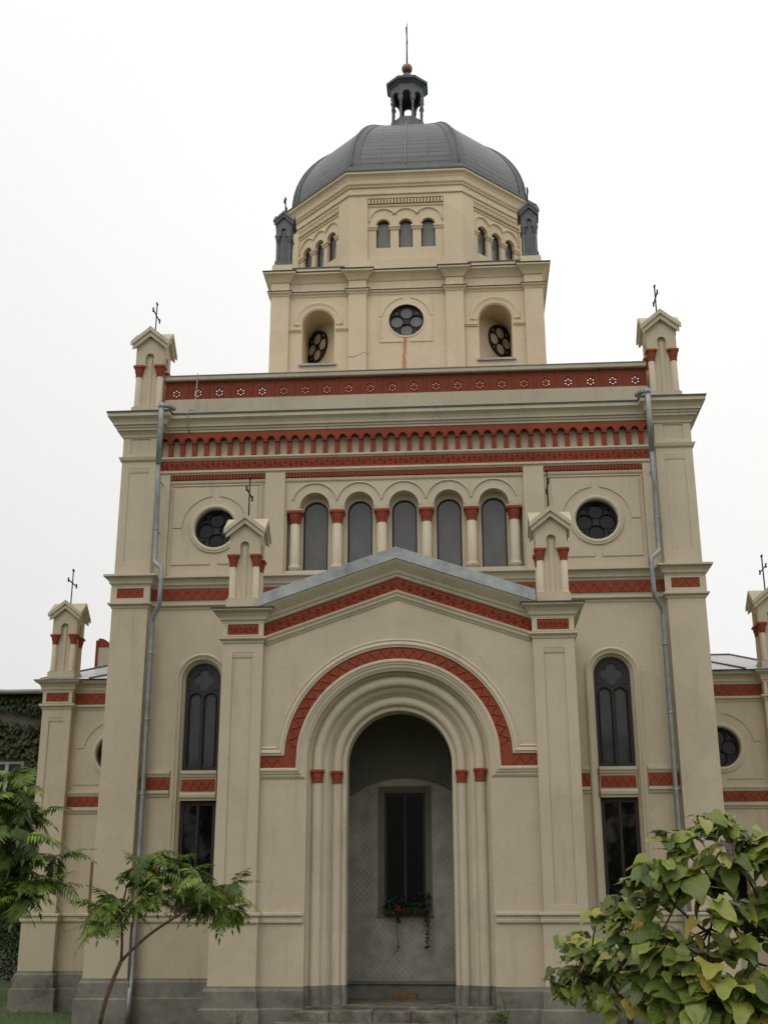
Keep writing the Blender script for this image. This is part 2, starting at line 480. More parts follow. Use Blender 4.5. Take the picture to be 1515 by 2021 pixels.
def ribbon(mb, path, o0, o1, y, h, pitch, w=.013, style='zig'):
    """relief ornament along a wall band: chevrons or a running scroll between the offsets o0, o1 (right of travel)"""
    P, D = [], []; L = 0
    for a, b in zip(path, path[1:]):
        dx, dy = b[0] - a[0], b[1] - a[1]; l = math.hypot(dx, dy)
        P.append((L, a, (dx / l, dy / l), l)); L += l
    n = max(1, round(L / pitch)); pitch = L / n
    def at(s):
        for S, a, dd, l in P:
            if s <= S + l + 1e-6: break
        t = s - S
        return (a[0] + dd[0] * t, a[1] + dd[1] * t), (dd[1], -dd[0])
    if style == 'zig':
        pts = []
        for i in range(2 * n + 1):
            p, nn = at(min(L, i * pitch / 2)); o = (o0 if i % 2 else o1) + (.012 if (i % 2) == (o0 < o1) else -.012)
            pts.append((p[0] + nn[0] * o, p[1] + nn[1] * o))
        mb.vmould(pts, [(-w, 0), (-w * .2, h), (w * .2, h), (w, 0)], y)
    else:
        m = (o0 + o1) / 2; A = abs(o1 - o0) * .3
        pts = []
        for i in range(10 * n + 1):
            s = i * pitch / 10
            p, nn = at(min(L, s)); o = m + A * math.sin(2 * PI * i / 10)
            pts.append((p[0] + nn[0] * o, p[1] + nn[1] * o))
        mb.vmould(pts, [(-w * .8, 0), (-w * .4, h), (w * .4, h), (w * .8, 0)], y)
        for i in range(2 * n):
            s = (i + .5) * pitch / 2
            p, nn = at(min(L, s)); o = m + (-A if i % 2 == 0 else A) * .55
            c = circ(p[0] + nn[0] * o, p[1] + nn[1] * o, A * .5, 7)
            mb.vmould(c, [(-w * .6, 0), (0, h * 1.1), (w * .6, 0)], y, True)
            c = circ(p[0] + nn[0] * o * 1.0, p[1] + nn[1] * o, A * .16, 5)
            mb.plate(c, [], y - h, y)

# ---------------------------------------------------------------- ground
g = MB()
G = -1.72
N = 24
for i in range(N):
    for j in range(N):
        pass
xs = [-400, -120, -60, -30, -20, -12, -6, 0, 6, 12, 20, 30, 60, 120, 400]
gv = [[g.v(x, y, G) for x in xs] for y in xs]
for i in range(len(xs) - 1):
    for j in range(len(xs) - 1):
        g.f([gv[i][j], gv[i][j + 1], gv[i + 1][j + 1], gv[i + 1][j]])
tag(g.build('ground', 'grass_ground'), kind='structure')
g = MB(); g.box(-1.7, 1.7, -30, -1.12, G + .004, G + .03)
tag(g.build('path', 'paving'), kind='structure')

# ================================================================ the church
church = empty('church', (0, 0, G), 'cream stucco church with red ornamental bands, gabled entrance portico and grey slate dome', 'church')
church_inv = Matrix.Translation((0, 0, -G))
def cp(mb, name, mat, parent=None, bevel=0, **k):
    """part of the church (or of one of its parts)"""
    o = mb.build(name, mat, parent or church, bevel, **k)
    if parent is None or parent is church:
        o.matrix_parent_inverse = church_inv
    return o
def cps(mb, name, mat, parent=None, bevel=0):
    """one part per connected side: splits left / right of the axis"""
    bmesh.ops.recalc_face_normals(mb.bm, faces=mb.bm.faces[:])
    for s in (-1, 1):
        n = MB(); n.bm.free(); n.bm = mb.bm.copy()
        kill = [v for v in n.bm.verts if v.co.x * s < 0]
        bmesh.ops.delete(n.bm, geom=kill, context='VERTS')
        if len(n.bm.verts): cp(n, name, mat, parent, bevel, normals=False)
        else: n.bm.free()
    mb.bm.free()
def zmir(fn):
    for s in (-1, 1): fn(s)

WY, PY = 2.45, 2.25        # main wall plane, main corner pilaster plane
PX0, PX1 = 4.69, 5.36      # corner pilaster
# ---------------- main wall
side_open = lambda cx: [(cx - .37, .03), (cx - .37, 4.03)] + arc(cx, 4.03, .37, 180, 0, 24)[1:] + [(cx + .37, .03)]
wins5 = [-1.675, -.8375, 0, .8375, 1.675]
# central recess: flat bottom, five arches on top
rec = [(-2.2, 6.03), (-2.2, 7.24)]
for k, wx in enumerate(wins5):
    rec += [(wx - .275, 7.24)] + arc(wx, 7.28, .275, 180, 0, 16) + [(wx + .275, 7.24)]
rec += [(2.2, 7.24), (2.2, 6.03)]
holes = [side_open(-3.66), side_open(3.66), rec, circ(-3.555, 6.90, .40, 40), circ(3.555, 6.90, .40, 40)]
w = MB()
w.plate(rect(-4.75, 4.75, G, 9.19), holes, WY, WY + .22)
w.plate(rect(-4.75, 4.75, G, 9.19), [rect(-4.4, -3.0, -.2, 4.6), rect(3.0, 4.4, -.2, 4.6), rect(-2.25, 2.25, 5.9, 7.7), rect(-4.1, -3.0, 6.3, 7.4), rect(3.0, 4.1, 6.3, 7.4)], WY + .222, WY + .6)
cp(w, 'facade_wall', 'stucco')
# wall behind the five-window arcade
w = MB()
w.plate(rect(-2.24, 2.24, 5.92, 7.68), [arch_poly(x, 6.045, 7.215, .235, 20) for x in wins5], WY + .224, WY + .36)
cp(w, 'arcade_back_wall', 'stucco')
# block body (sides, back, flat roof)
w = MB()
w.box(-5.36, -4.76, PY + .02, 12.5, G, 9.16); w.box(4.76, 5.36, PY + .02, 12.5, G, 9.16)
w.box(-4.755, 4.755, 12.0, 12.48, G, 9.16); w.box(-4.755, 4.755, 3.1, 11.99, 8.7, 9.1)
cp(w, 'side_wall', 'stucco')
# dark rooms behind the glass
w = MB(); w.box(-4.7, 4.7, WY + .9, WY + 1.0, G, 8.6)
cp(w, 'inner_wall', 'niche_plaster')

# ---------------- corner pilasters with sunk panels
def main_pil(s):
    m = MB()
    a, b = sorted((s * PX0, s * PX1))
    m.box(a, b, PY + .025, WY + .1, G, 9.18)
    f = lambda q: [(s * x, z) for x, z in q]
    m.plate(rect(a, b, 5.9, 8.30), [rect(a + .15, b - .15, 6.22, 8.06)], PY, PY + .024)
    m.plate(rect(a, b, 8.30, 8.75), [rect(a + .15, b - .15, 8.36, 8.66)], PY, PY + .024)
    m.box(a, b, PY, PY + .024, 0.0, 5.899)
    m.box(a - .045, b + .045, PY - .04, WY + .1, -1.01, -.06)
    cp(m, 'pilaster', 'stucco', bevel=.008)
    # small capital line under the frieze
    m = MB()
    xo, xi = s * PX1, s * PX0
    p = [(-PX1, 5.5), (-PX1, PY), (-PX0, PY), (-PX0, WY)]
    if s > 0: p = mir(p)
    m.hmould(p, [(0, 8.20), (.03, 8.215), (.045, 8.25), (.055, 8.285), (0, 8.30)])
    for z0, z1 in ((8.0, 8.06), ):
        m.hmould([(a + .15, PY + .024), (b - .15, PY + .024)], [(0, 7.97), (.014, 7.98), (.02, 8.02), (.024, 8.06), (0, 8.06)])
    cp(m, 'pilaster_capital', 'stucco_trim')
zmir(main_pil)

# ---------------- horizontal mouldings right round the block
ring_path = [(-PX1, 12.0), (-PX1, PY), (-PX0, PY), (-PX0, WY), (PX0, WY), (PX0, PY), (PX1, PY), (PX1, 12.0)]
m = MB()
m.hmould(ring_path, [(0, 8.69), (.02, 8.69), (.03, 8.74), (.07, 8.79), (.11, 8.81), (.11, 8.85), (.135, 8.86), (.135, 8.90), (.17, 8.905),
                     (.175, 8.95), (.20, 9.0), (.245, 9.035), (.265, 9.045), (.265, 9.13), (0, 9.15)])
cp(m, 'main_cornice', 'stucco_trim')
m = MB()
m.hmould(ring_path, [(0, 9.153), (.275, 9.133), (.285, 9.12), (.29, 9.145), (0, 9.20)])
cp(m, 'cornice_flashing', 'lead_dark')
# red corbel table
cb = MB(); n = 41; pit = 2 * PX0 / n
out = [(-PX0, 8.77), (-PX0, 8.60)]
for i in range(n):
    x = -PX0 + (i + .5) * pit
    out += [(x - .068, 8.60)] + arc(x, 8.615, .068, 180, 0, 10) + [(x + .068, 8.60)]
out += [(PX0, 8.60), (PX0, 8.77)]
cb.plate(out, [], WY - .13, WY - .002)
for i in range(n + 1):
    x = max(-PX0 + .028, min(PX0 - .028, -PX0 + i * pit))
    wd = .046 if 0 < i < n else .026
    cb.box(x - wd, x + wd, WY - .128, WY - .002, 8.575, 8.599)
    cb.taper(x, WY - .035, 8.36, wd - .006, .032, 8.574, wd - .004, .058 if True else 0)
    cb.box(x - wd, x + wd, WY - .075, WY - .002, 8.335, 8.359)
for i in range(n):   # little arch rings standing proud
    x = -PX0 + (i + .5) * pit
    cb.vmould(arc(x, 8.615, .08, 180, 0, 10), [(-.012, 0), (-.012, .014), (.011, .014), (.011, 0)], WY - .13)
cp(cb, 'corbel_table', 'terracotta_red')
wl_path = [(-PX0 + .001, WY), (PX0 - .001, WY)]
def hm(path, prof, name, mat):
    m = MB(); m.hmould(path, prof); return cp(m, name, mat)
hm(wl_path, [(0, 8.25), (.03, 8.255), (.045, 8.275), (.07, 8.29), (.07, 8.325), (0, 8.333)], 'string_course', 'stucco_trim')
m = MB(); m.box(-PX0 + .002, PX0 - .002, WY - .025, WY - .002, 8.062, 8.248)
ribbon(m, [(-PX0 + .01, 8.155), (PX0 - .01, 8.155)], -.085, .085, WY - .025, .014, .20, .014, 'scroll')
cp(m, 'frieze', 'terracotta_red')
hm(wl_path, [(0, 7.955), (.035, 7.96), (.05, 7.985), (.075, 8.0), (.075, 8.04), (0, 8.06)], 'string_course', 'stucco_trim')
# bay strips
for s in (-1, 1):
    for x0, x1 in ((2.235, 2.615), (4.44, 4.688)):
        a, b = sorted((s * x0, s * x1)); m = MB(); m.box(a, b, WY - .07, WY - .002, 5.962, 7.953)
        cp(m, 'bay_pilaster', 'stucco', bevel=.006)
# dentils in red under the upper string
m = MB()
for x0, x1 in ((-4.438, -2.617), (-2.233, 2.233), (2.617, 4.438)):
    m.box(x0, x1, WY - .02, WY - .002, 7.845, 7.953)
    k = int((x1 - x0) / .062)
    for i in range(k):
        x = x0 + (i + .5) * (x1 - x0) / k
        m.box(x - .019, x + .019, WY - .055, WY - .0205, 7.862, 7.94)
cp(m, 'dentil_band', 'terracotta_red')
m = MB()
for x0, x1 in ((-4.438, -2.617), (-2.233, 2.233), (2.617, 4.438)):
    m.hmould([(x0, WY), (x1, WY)], [(0, 7.775), (.012, 7.78), (.03, 7.80), (.04, 7.842), (0, 7.842)])
cp(m, 'bay_lintel', 'stucco_trim')

# ---------------- rose windows of the upper storey
def quat(cx, cz, dd, rho, n=12, rot=0):
    pts = []
    for k in range(4):
        for i in range(n):
            ph = -45 + 90 * i / n
            r = dd * math.cos(R(ph)) + math.sqrt(max(0, rho * rho - (dd * math.sin(R(ph))) ** 2))
            a = R(rot + 90 * k + ph); pts.append((cx + r * math.cos(a), cz + r * math.sin(a)))
    return pts
def rose(cx, cz, rad, y, pane_mat, frame_mat, parent=None, T=None, name='rose_window'):
    f = MB(T)
    hs = []
    for k in range(4):
        a = k * PI / 2
        hs.append(circ(cx + .52 * rad * math.cos(a), cz + .52 * rad * math.sin(a), .348 * rad, 20))
        b = a + PI / 4
        tri = []
        for rr, off in ((.64, 0), (.845, -.15), (.875, 0), (.845, .15)):
            tri.append((cx + rr * rad * math.cos(b + off), cz + rr * rad * math.sin(b + off)))
        hs.append(tri)
    f.plate(circ(cx, cz, rad, 40), hs, y, y + .05)
    f.vmould(circ(cx, cz, rad - .02, 40), [(-.02, 0), (-.02, .03), (.02, .03), (.02, 0)], y - .002, True)
    for k in range(4):
        a = k * PI / 2
        f.vmould(circ(cx + .52 * rad * math.cos(a), cz + .52 * rad * math.sin(a), .362 * rad, 20), [(-.010, 0), (0, .014), (.010, 0)], y - .001, True)
    fo = cp(f, name, frame_mat, parent)
    p = MB(T); p.plate(circ(cx, cz, rad * .99, 32), [], y + .03, y + .036)
    cp(p, 'pane', pane_mat, fo)
    return fo
def rose_bay(s):
    cx, cz = s * 3.555, 6.90
    m = MB()
    m.vmould(circ(cx, cz, .44, 48), [(-.055, 0), (-.055, .02), (-.03, .045), (.0, .045), (.02, .03), (.045, .03), (.045, 0)], WY, True)
    cp(m, 'rose_surround', 'stucco_trim')
    m = MB()   # four raised corner panels round the rose
    X0, X1, Z0, Z1 = cx - .80, cx + .80, 6.19, 7.70
    for sx in (-1, 1):
        for sz in (-1, 1):
            r_ = .63; g_ = .075
            a0 = math.degrees(math.asin(g_ / r_))
            zed = Z1 if sz > 0 else Z0
            q = [(cx + sx * g_, zed)]
            q += [(cx + sx * r_ * math.cos(R(t)), cz + sz * r_ * math.sin(R(t))) for t in [90 - a0 - (90 - a0 - 1) * i / 14 for i in range(15)]]
            q += [(cx + sx * .80, cz + sz * .012), (cx + sx * .80, zed)]
            m.plate(q, [], WY - .018, WY - .002)
    cp(m, 'corner_panel', 'stucco', bevel=.004)
    m = MB()   # fine raised frame of the bay
    m.vmould([(cx - .86, 6.0), (cx - .86, 7.755), (cx + .86, 7.755), (cx + .86, 6.0)], [(-.012, 0), (-.012, .02), (.012, .02), (.012, 0)], WY)
    cp(m, 'bay_frame', 'stucco_trim')
    rose(cx, cz, .40, WY + .17, 'glass_rose', 'black_frame')
zmir(rose_bay)

# ---------------- five-window arcade
def capital(mb, cx, cy, z0, z1, r0, r1, seg=4, y_half=None):
    """flared capital: necking, bell with leaf lobes, abacus"""
    h = z1 - z0
    mb.lathe(cx, cy, [(r0 * 1.08, z0), (r0 * 1.12, z0 + h * .08), (r0 * 1.0, z0 + h * .13)], 14)
    rings = []
    for t in (0, .3, .6, .85, 1):
        z = z0 + h * (.12 + .68 * t)
        ring = []
        for k in range(16):
            a = 2 * PI * k / 16 + PI / 16
            ca, sa = math.cos(a), math.sin(a)
            sq = 1 / max(abs(ca), abs(sa))
            rr = (r0 * 1.0) * (1 - t) ** 1.5 + (r1 * .9) * (1 - (1 - t) ** 1.5)
            rr *= (1 - t) + t * (sq * .5 + .5 * 1.05)
            rr *= 1 + .09 * math.cos(a * 8) * (1 if t in (.3, .85) else .3)
            ring.append(mb.v(cx + rr * ca, cy + rr * sa, z))
        rings.append(ring)
    for a, b in zip(rings, rings[1:]):
        for k in range(16): mb.f([a[k], a[(k + 1) % 16], b[(k + 1) % 16], b[k]])
    mb.f(rings[0][::-1]); mb.f(rings[-1])
    mb.box(cx - r1, cx + r1, cy - r1, cy + r1, z1 - h * .2 + .001, z1)
AY = WY + .10
for k in range(6):
    x = -2.0935 + .8375 * k
    if k in (0, 5): x = math.copysign(2.05, x)
    c = MB()
    c.lathe(x, AY, [(.115, 6.03), (.115, 6.08), (.125, 6.09), (.125, 6.12), (.105, 6.14), (.098, 6.16), (.094, 6.20), (.090, 6.98)], 18)
    c.box(x - .135, x + .135, AY - .09, AY + .12, 5.965, 6.03)
    co = cp(c, 'column', 'stucco_trim')
    c = MB(); capital(c, x, AY, 6.96, 7.205, .09, .14)
    cp(c, 'capital', 'terracotta_red', co)
    c = MB(); c.box(x - .145, x + .145, AY - .097, AY + .12, 7.207, 7.239)
    cp(c, 'impost', 'stucco_trim', co)
m = MB()
hood = []
for k, wx in enumerate(wins5):
    t0 = math.degrees(math.atan2(.10, .42))
    hood += [(x, z) for x, z in arc(wx, 7.313, .431, 180 - t0, t0, 20)]
m.vmould(hood, [(-.016, 0), (-.016, .022), (0, .03), (.012, .022), (.012, 0)], WY)
for wx in wins5:
    m.vmould(arc(wx, 7.28, .30, 180, 0, 20), [(-.02, 0), (-.02, .008), (.022, .008), (.022, 0)], WY - .001)
cp(m, 'arcade_hood', 'stucco_trim')
m = MB(); m.box(-2.231, 2.231, WY - .03, WY - .002, 5.962, 6.028)
cp(m, 'arcade_sill', 'stucco_trim')
def arched_window(cx, z0, zs, r, y, fmat, pmat, fw=.045, parent=None, T=None, mull=False, name='window'):
    f = MB(T)
    path = [(cx - r, z0)] + arc(cx, zs, r, 180, 0, 20) + [(cx + r, z0)]
    f.vmould(path, [(0, 0), (0, .05), (fw * .7, .05), (fw, .03), (fw, 0)], y + .05)
    f.box(cx - r + .001, cx + r - .001, y + .002, y + .048, z0 - .001, z0 + fw)
    if mull: f.box(cx - .02, cx + .02, y + .01, y + .045, z0 + fw, zs + r - fw)
    fo = cp(f, name, fmat, parent)
    p = MB(T); p.plate(arch_poly(cx, z0 + .01, zs, r * .97, 18), [], y + .035, y + .041)
    cp(p, 'pane', pmat, fo)
    return fo
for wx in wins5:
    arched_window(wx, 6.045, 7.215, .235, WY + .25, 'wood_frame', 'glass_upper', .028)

# ---------------- middle string with red band
m = MB()
sp = [(-PX1, 12.0), (-PX1, PY), (-PX0, PY), (-PX0, WY), (PX0, WY), (PX0, PY), (PX1, PY), (PX1, 12.0)]
m.hmould(sp, [(0, 5.73), (.02, 5.735), (.03, 5.765), (.06, 5.79), (.065, 5.82), (.075, 5.85), (.10, 5.885), (.135, 5.90), (.155, 5.91), (.155, 5.945), (0, 5.960)])
cp(m, 'string_cornice', 'stucco_trim')
m = MB()
m.hmould(sp, [(0, 5.33), (.015, 5.335), (.02, 5.37), (.05, 5.385), (.07, 5.40), (.07, 5.43), (0, 5.44)])
cp(m, 'string_course', 'stucco_trim')
m = MB(); m.box(-PX0 + .002, PX0 - .002, WY - .03, WY - .002, 5.515, 5.715)
ribbon(m, [(-PX0 + .02, 5.615), (PX0 - .02, 5.615)], -.085, .085, WY - .03, .012, .19)
cp(m, 'frieze', 'terracotta_red')
def pil_band(s):
    a, b = sorted((s * PX0, s * PX1))
    m = MB(); m.plate(rect(a - .03, b + .03, 5.441, 5.729), [rect(a + .085, b - .085, 5.515, 5.70)], PY - .03, PY - .001)
    cp(m, 'pilaster_panel', 'stucco_trim')
    m = MB(); m.box(a + .087, b - .087, PY - .016, PY - .001, 5.517, 5.698)
    ribbon(m, [(a + .10, 5.607), (b - .10, 5.607)], -.075, .075, PY - .016, .01, .16)
    cp(m, 'frieze', 'terracotta_red')
zmir(pil_band)

# ---------------- tall side windows (traceried upper, plain lower) in one moulded frame
def side_win(s):
    cx = s * 3.66
    m = MB()
    path = [(cx - .37, .03), (cx - .37, 4.03)] + arc(cx, 4.03, .37, 180, 0, 28)[1:] + [(cx + .37, .03)]
    m.vmould(path, [(-.105, 0), (-.105, .035), (-.075, .05), (-.05, .035), (-.03, .02), (0, .01), (0, 0)], WY)
    m.vmould(path, [(0.001, -.17), (.001, -.04), (.03, -.06), (.05, -.09), (.05, -.17)], WY)
    cp(m, 'window_surround', 'stucco_trim')
    # transom with red panel
    m = MB()
    m.box(cx - .318, cx + .318, WY + .03, WY + .2, 1.90, 2.40)
    m.hmould([(cx - .318, WY + .03), (cx + .318, WY + .03)], [(0, 2.30), (.02, 2.305), (.03, 2.34), (.05, 2.36), (.05, 2.41), (0, 2.42)])
    m.hmould([(cx - .318, WY + .03), (cx + .318, WY + .03)], [(0, 1.94), (.03, 1.95), (.035, 2.0), (.02, 2.03), (0, 2.04)])
    cp(m, 'transom', 'stucco_trim')
    m = MB(); m.box(cx - .30, cx + .30, WY + .012, WY + .028, 2.065, 2.265)
    ribbon(m, [(cx - .29, 2.165), (cx + .29, 2.165)], -.08, .08, WY + .012, .012, .15)
    cp(m, 'frieze', 'terracotta_red')
    # upper window
    y = WY + .13; z0 = 2.43
    f = MB()
    op = []
    for sx in (-1, 1):
        lx = cx + sx * .135
        q = [(lx - .095, z0 + .07), (lx - .095, 3.56), (lx - .075, 3.60)]
        q += arc(lx, 3.69, .095, 208, -28, 12) + [(lx + .075, 3.60), (lx + .095, 3.56), (lx + .095, z0 + .07)]
        op.append(q)
    op.append(quat(cx, 4.05, .10, .090, 10, 90))
    for sx in (-1, 1):
        op.append([(cx + sx * .17, 3.85), (cx + sx * .25, 3.80), (cx + sx * .27, 3.87)])
    op.append([(cx, 3.73), (cx - .035, 3.83), (cx + .035, 3.83)])
    f.plate(arch_poly(cx, z0, 4.03, .318, 28), op, y, y + .045)
    f.box(cx - .02, cx + .02, y - .03, y - .001, z0 + .05, 3.75)
    for sx in (-1, 1):
        f.vmould([(cx + sx * .135 - .115, z0 + .06)] + arc(cx + sx * .135, 3.69, .115, 180, 0, 14) + [(cx + sx * .135 + .115, z0 + .06)],
                 [(-.012, 0), (0, .022), (.012, 0)], y - .001)
    fo = cp(f, 'window', 'black_frame')
    p = MB(); p.plate(arch_poly(cx, z0 + .02, 4.03, .31, 18), [], y + .028, y + .034)
    cp(p, 'pane', 'glass_side', fo)
    # lower window
    f = MB()
    zt, zb = 1.90, .05
    f.plate(rect(cx - .318, cx + .318, zb, zt), [rect(cx - .255, cx - .03, zb + .07, zt - .08), rect(cx + .03, cx + .255, zb + .07, zt - .08)], y, y + .05)
    f.box(cx - .016, cx + .016, y - .025, y - .001, zb + .02, zt - .03)
    fo = cp(f, 'window', 'wood_frame')
    p = MB(); p.box(cx - .31, cx + .31, y + .03, y + .036, zb + .02, zt - .02)
    cp(p, 'pane', 'glass_dark', fo)
    # lower red band on the wall both sides of the window
    for x0, x1 in ((2.82, 3.17), (4.165, PX0 - .002)):
        a, b = sorted((s * x0, s * x1))
        m = MB()
        m.hmould([(a, WY), (b, WY)], [(0, 2.295), (.03, 2.30), (.045, 2.34), (.06, 2.36), (.06, 2.41), (0, 2.42)])
        m.hmould([(a, WY), (b, WY)], [(0, 1.96), (.02, 1.965), (.03, 2.0), (.055, 2.02), (.055, 2.07), (0, 2.08)])
        cp(m, 'string_course', 'stucco_trim')
        m = MB(); m.box(a, b, WY - .028, WY - .002, 2.09, 2.29)
        ribbon(m, [(a + .02, 2.19), (b - .02, 2.19)], -.08, .08, WY - .028, .012, .15)
        cp(m, 'frieze', 'terracotta_red')
zmir(side_win)

# ---------------- base string and plinth of the main block
bs_prof = [(0, -.125), (.03, -.12), (.035, -.085), (.03, -.075), (.03, -.03), (.06, -.015), (.06, .02), (0, .03)]
def base_round(s):
    p = [(-PX1 - .045, 12.0), (-PX1 - .045, PY - .04), (-PX0 + .045, PY - .04), (-PX0 + .045, WY), (-2.86, WY)]
    if s > 0: p = mir(p)
    m = MB(); m.hmould(p, [(o - .001, z) for o, z in bs_prof]); cp(m, 'base_string', 'stucco_trim')
    m = MB()
    m.hmould(p, [(-.3, G - .1), (.10, G - .1), (.10, -1.325), (.085, -1.31), (.05, -1.305), (.05, -1.075), (.02, -1.04), (.015, -1.012), (-.3, -1.012)])
    cp(m, 'plinth', 'plinth')
zmir(base_round)

# ---------------- parapet with pierced panels
m = MB(); m.box(-4.66, 4.66, WY + .02, WY + .25, 9.19, 9.56)
cp(m, 'parapet', 'stucco_weathered')
m = MB(); npn = 22; pw = 2 * 4.66 / npn
for i in range(npn):
    x0 = -4.66 + i * pw; cx = x0 + pw / 2
    hs = [circ(cx + .060 * math.sin(k * PI / 3 + PI), 9.71 + .060 * math.cos(k * PI / 3 + PI), .018, 8) for k in range(6)]
    m.plate(rect(x0 + .0005, x0 + pw - .0005, 9.565, 9.945), hs, WY + .06, WY + .095)
    m.vmould(circ(cx, 9.71, .096, 16), [(-.008, 0), (0, .01), (.008, 0)], WY + .06, True)
    m.plate(circ(cx, 9.71, .026, 10), [], WY + .045, WY + .0595)
for i in range(npn + 1):
    x = max(-4.66 + .016, min(4.66 - .016, -4.66 + i * pw))
    m.box(x - .016, x + .016, WY + .04, WY + .0595, 9.565, 9.945)
cp(m, 'parapet_panel', 'terracotta_parapet')
m = MB()
m.hmould([(-4.66, WY + .03), (4.66, WY + .03)], [(-.2, 9.95), (.05, 9.95), (.06, 9.965), (.06, 10.03), (.05, 10.045), (-.2, 10.06)])
cp(m, 'coping', 'stucco_weathered')
m = MB(); m.hmould([(-4.66, WY + .03), (4.66, WY + .03)], [(-.22, 10.063), (.065, 10.048), (.07, 10.036), (.074, 10.052), (-.22, 10.075)])
cp(m, 'coping_flashing', 'zinc')

# ---------------- pinnacles
def pinnacle(cx, cy, z0, W, H, mats=('stucco', 'terracotta_red', 'stucco_trim', 'iron'), cross_h=.62, label=None, base=True):
    """little aedicule: plinth, four corner shafts with red capitals, niches, cross-gabled roof, iron cross.
       W full width at the plinth, H height from plinth foot to gable apex"""
    h = W / 2; k = H
    zb, zc0, zc1, ze, za = z0 + .085 * k, z0 + .455 * k, z0 + .585 * k, z0 + .825 * k, z0 + .985 * k
    hb = h * .88                       # half width of the upper body
    m = MB(Matrix.Translation((cx, cy, 0)))
    m.box(-h * .97, h * .97, -h * .97, h * .97, z0, zb)
    m.box(-hb * .76, hb * .76, -hb * .76, hb * .76, zb, ze)
    m.taper(0, 0, ze - .02 * k, hb * .8, hb * .8, za - .03 * k, .02, .02)
    sh = .21 * h
    for sx in (-1, 1):
        for sy in (-1, 1):
            px, py = sx * (hb - sh), sy * (hb - sh)
            m.lathe(px, py, [(sh * 1.25, zb), (sh * 1.25, zb + .015 * k), (sh * 1.1, zb + .03 * k), (sh, zb + .04 * k), (sh * .96, zc0 + .01)], 14)
    aw = hb * .30
    zs = zc1 + .10 * k
    for q in range(4):
        m.T = Matrix.Translation((cx, cy, 0)) @ Matrix.Rotation(q * PI / 2, 4, 'Z')
        outl = [(-hb, zc1), (-aw, zc1)] + arc(0, zs, aw, 180, 0, 12) + [(aw, zc1), (hb, zc1), (hb, ze), (0, za - .03 * k), (-hb, ze)]
        if q % 2: outl = [(max(-hb + .003, min(hb - .003, x_)), z_) for x_, z_ in outl]
        m.plate(outl, [], -hb - .003 * (q % 2), -hb + .055 * W * 2)
        st = aw * .42
        m.plate([(-st, zb + .001)] + arc(0, zs - .02 * k, st, 180, 0, 8) + [(st, zb + .001)], [], -hb * .76 - .018, -hb * .76 + .002)
    po = cp(m, 'pinnacle', mats[0])
    if label: po['label'] = label
    for sx in (-1, 1):
        for sy in (-1, 1):
            px, py = sx * (hb - sh), sy * (hb - sh)
            c = MB(Matrix.Translation((cx, cy, 0)))
            capital(c, px, py, zc0, zc1 - .002, sh, sh * 1.55)
            cp(c, 'capital', mats[1], po)
    # crossing gable roofs with a double moulding on each rake (valleys at the corners)
    r = MB()
    t = .085 * k
    sl = (za - .03 * k - ze) / hb
    zr = za - .03 * k
    for q in range(4):
        r.T = Matrix.Translation((cx, cy, 0)) @ Matrix.Rotation(q * PI / 2, 4, 'Z')
        for Y_, z0_, z1_ in ((h * 1.11, -.30 * t, .38 * t), (h * 1.22, .385 * t, 1.0 * t)):
            def lay_(dz): return [r.v(0, 0, zr + dz), r.v(-Y_, -Y_, zr - sl * Y_ + dz), r.v(0, -Y_, zr + dz), r.v(Y_, -Y_, zr - sl * Y_ + dz)]
            a, b = lay_(z0_), lay_(z1_)
            for i0, i1, i2 in ((0, 1, 2), (0, 2, 3)):
                r.f([a[i0], a[i2], a[i1]]); r.f([b[i0], b[i1], b[i2]])
            for i0, i1 in ((1, 2), (2, 3)): r.f([a[i0], a[i1], b[i1], b[i0]])
    cp(r, 'gable_roof', mats[2], po)
    if cross_h:
        x = MB(Matrix.Translation((cx, cy, 0)))
        zt = zr + t
        x.tube([(0, 0, zt - .05), (0, 0, zt + cross_h)], .014, 6)
        zc = zt + cross_h * .64; a = cross_h * .36
        x.tube([(0, -a, zc), (0, a, zc)], .014, 6)
        for (yy, zz, dy, dz) in ((-a, zc, -1, 0), (a, zc, 1, 0), (0, zt + cross_h, 0, 1)):
            for sg in (-1, 1):   # forked leaf ends
                x.tube([(0, yy, zz), (0, yy + dy * .03 + sg * .035 * abs(dz), zz + dz * .03 + sg * .035 * abs(dy)), (0, yy + dy * .01 + sg * .05 * abs(dz), zz + dz * .01 + sg * .05 * abs(dy))], [.014, .020, .008], 6)
            x.tube([(0, yy, zz), (0, yy + dy * .06, zz + dz * .06)], [.012, .008], 6)
        cp(x, 'cross', mats[3], po)
    return po
for s in (-1, 1):
    pinnacle(s * 4.965, PY + .33, 9.20, .62, 1.78, cross_h=.66)
    pinnacle(s * 2.525, .34, 4.775, .57, 1.53, cross_h=.72)

# ================================================================ portico
QX0, QX1 = 2.155, 2.81
BR = 1.42
ac = 2.27
m = MB()
outl = [(-QX0, G), (-BR, G)] + arc(0, ac, BR, 180, 0, 48) + [(BR, G), (QX0, G), (QX0, 4.25), (0, 5.0), (-QX0, 4.25)]
m.plate(outl, [], .10, .60)
m.box(-QX1 + .02, -QX0 - .1, .05, WY - .01, G, 4.70); m.box(QX0 + .1, QX1 - .02, .05, WY - .01, G, 4.70)
cp(m, 'portico_wall', 'stucco')
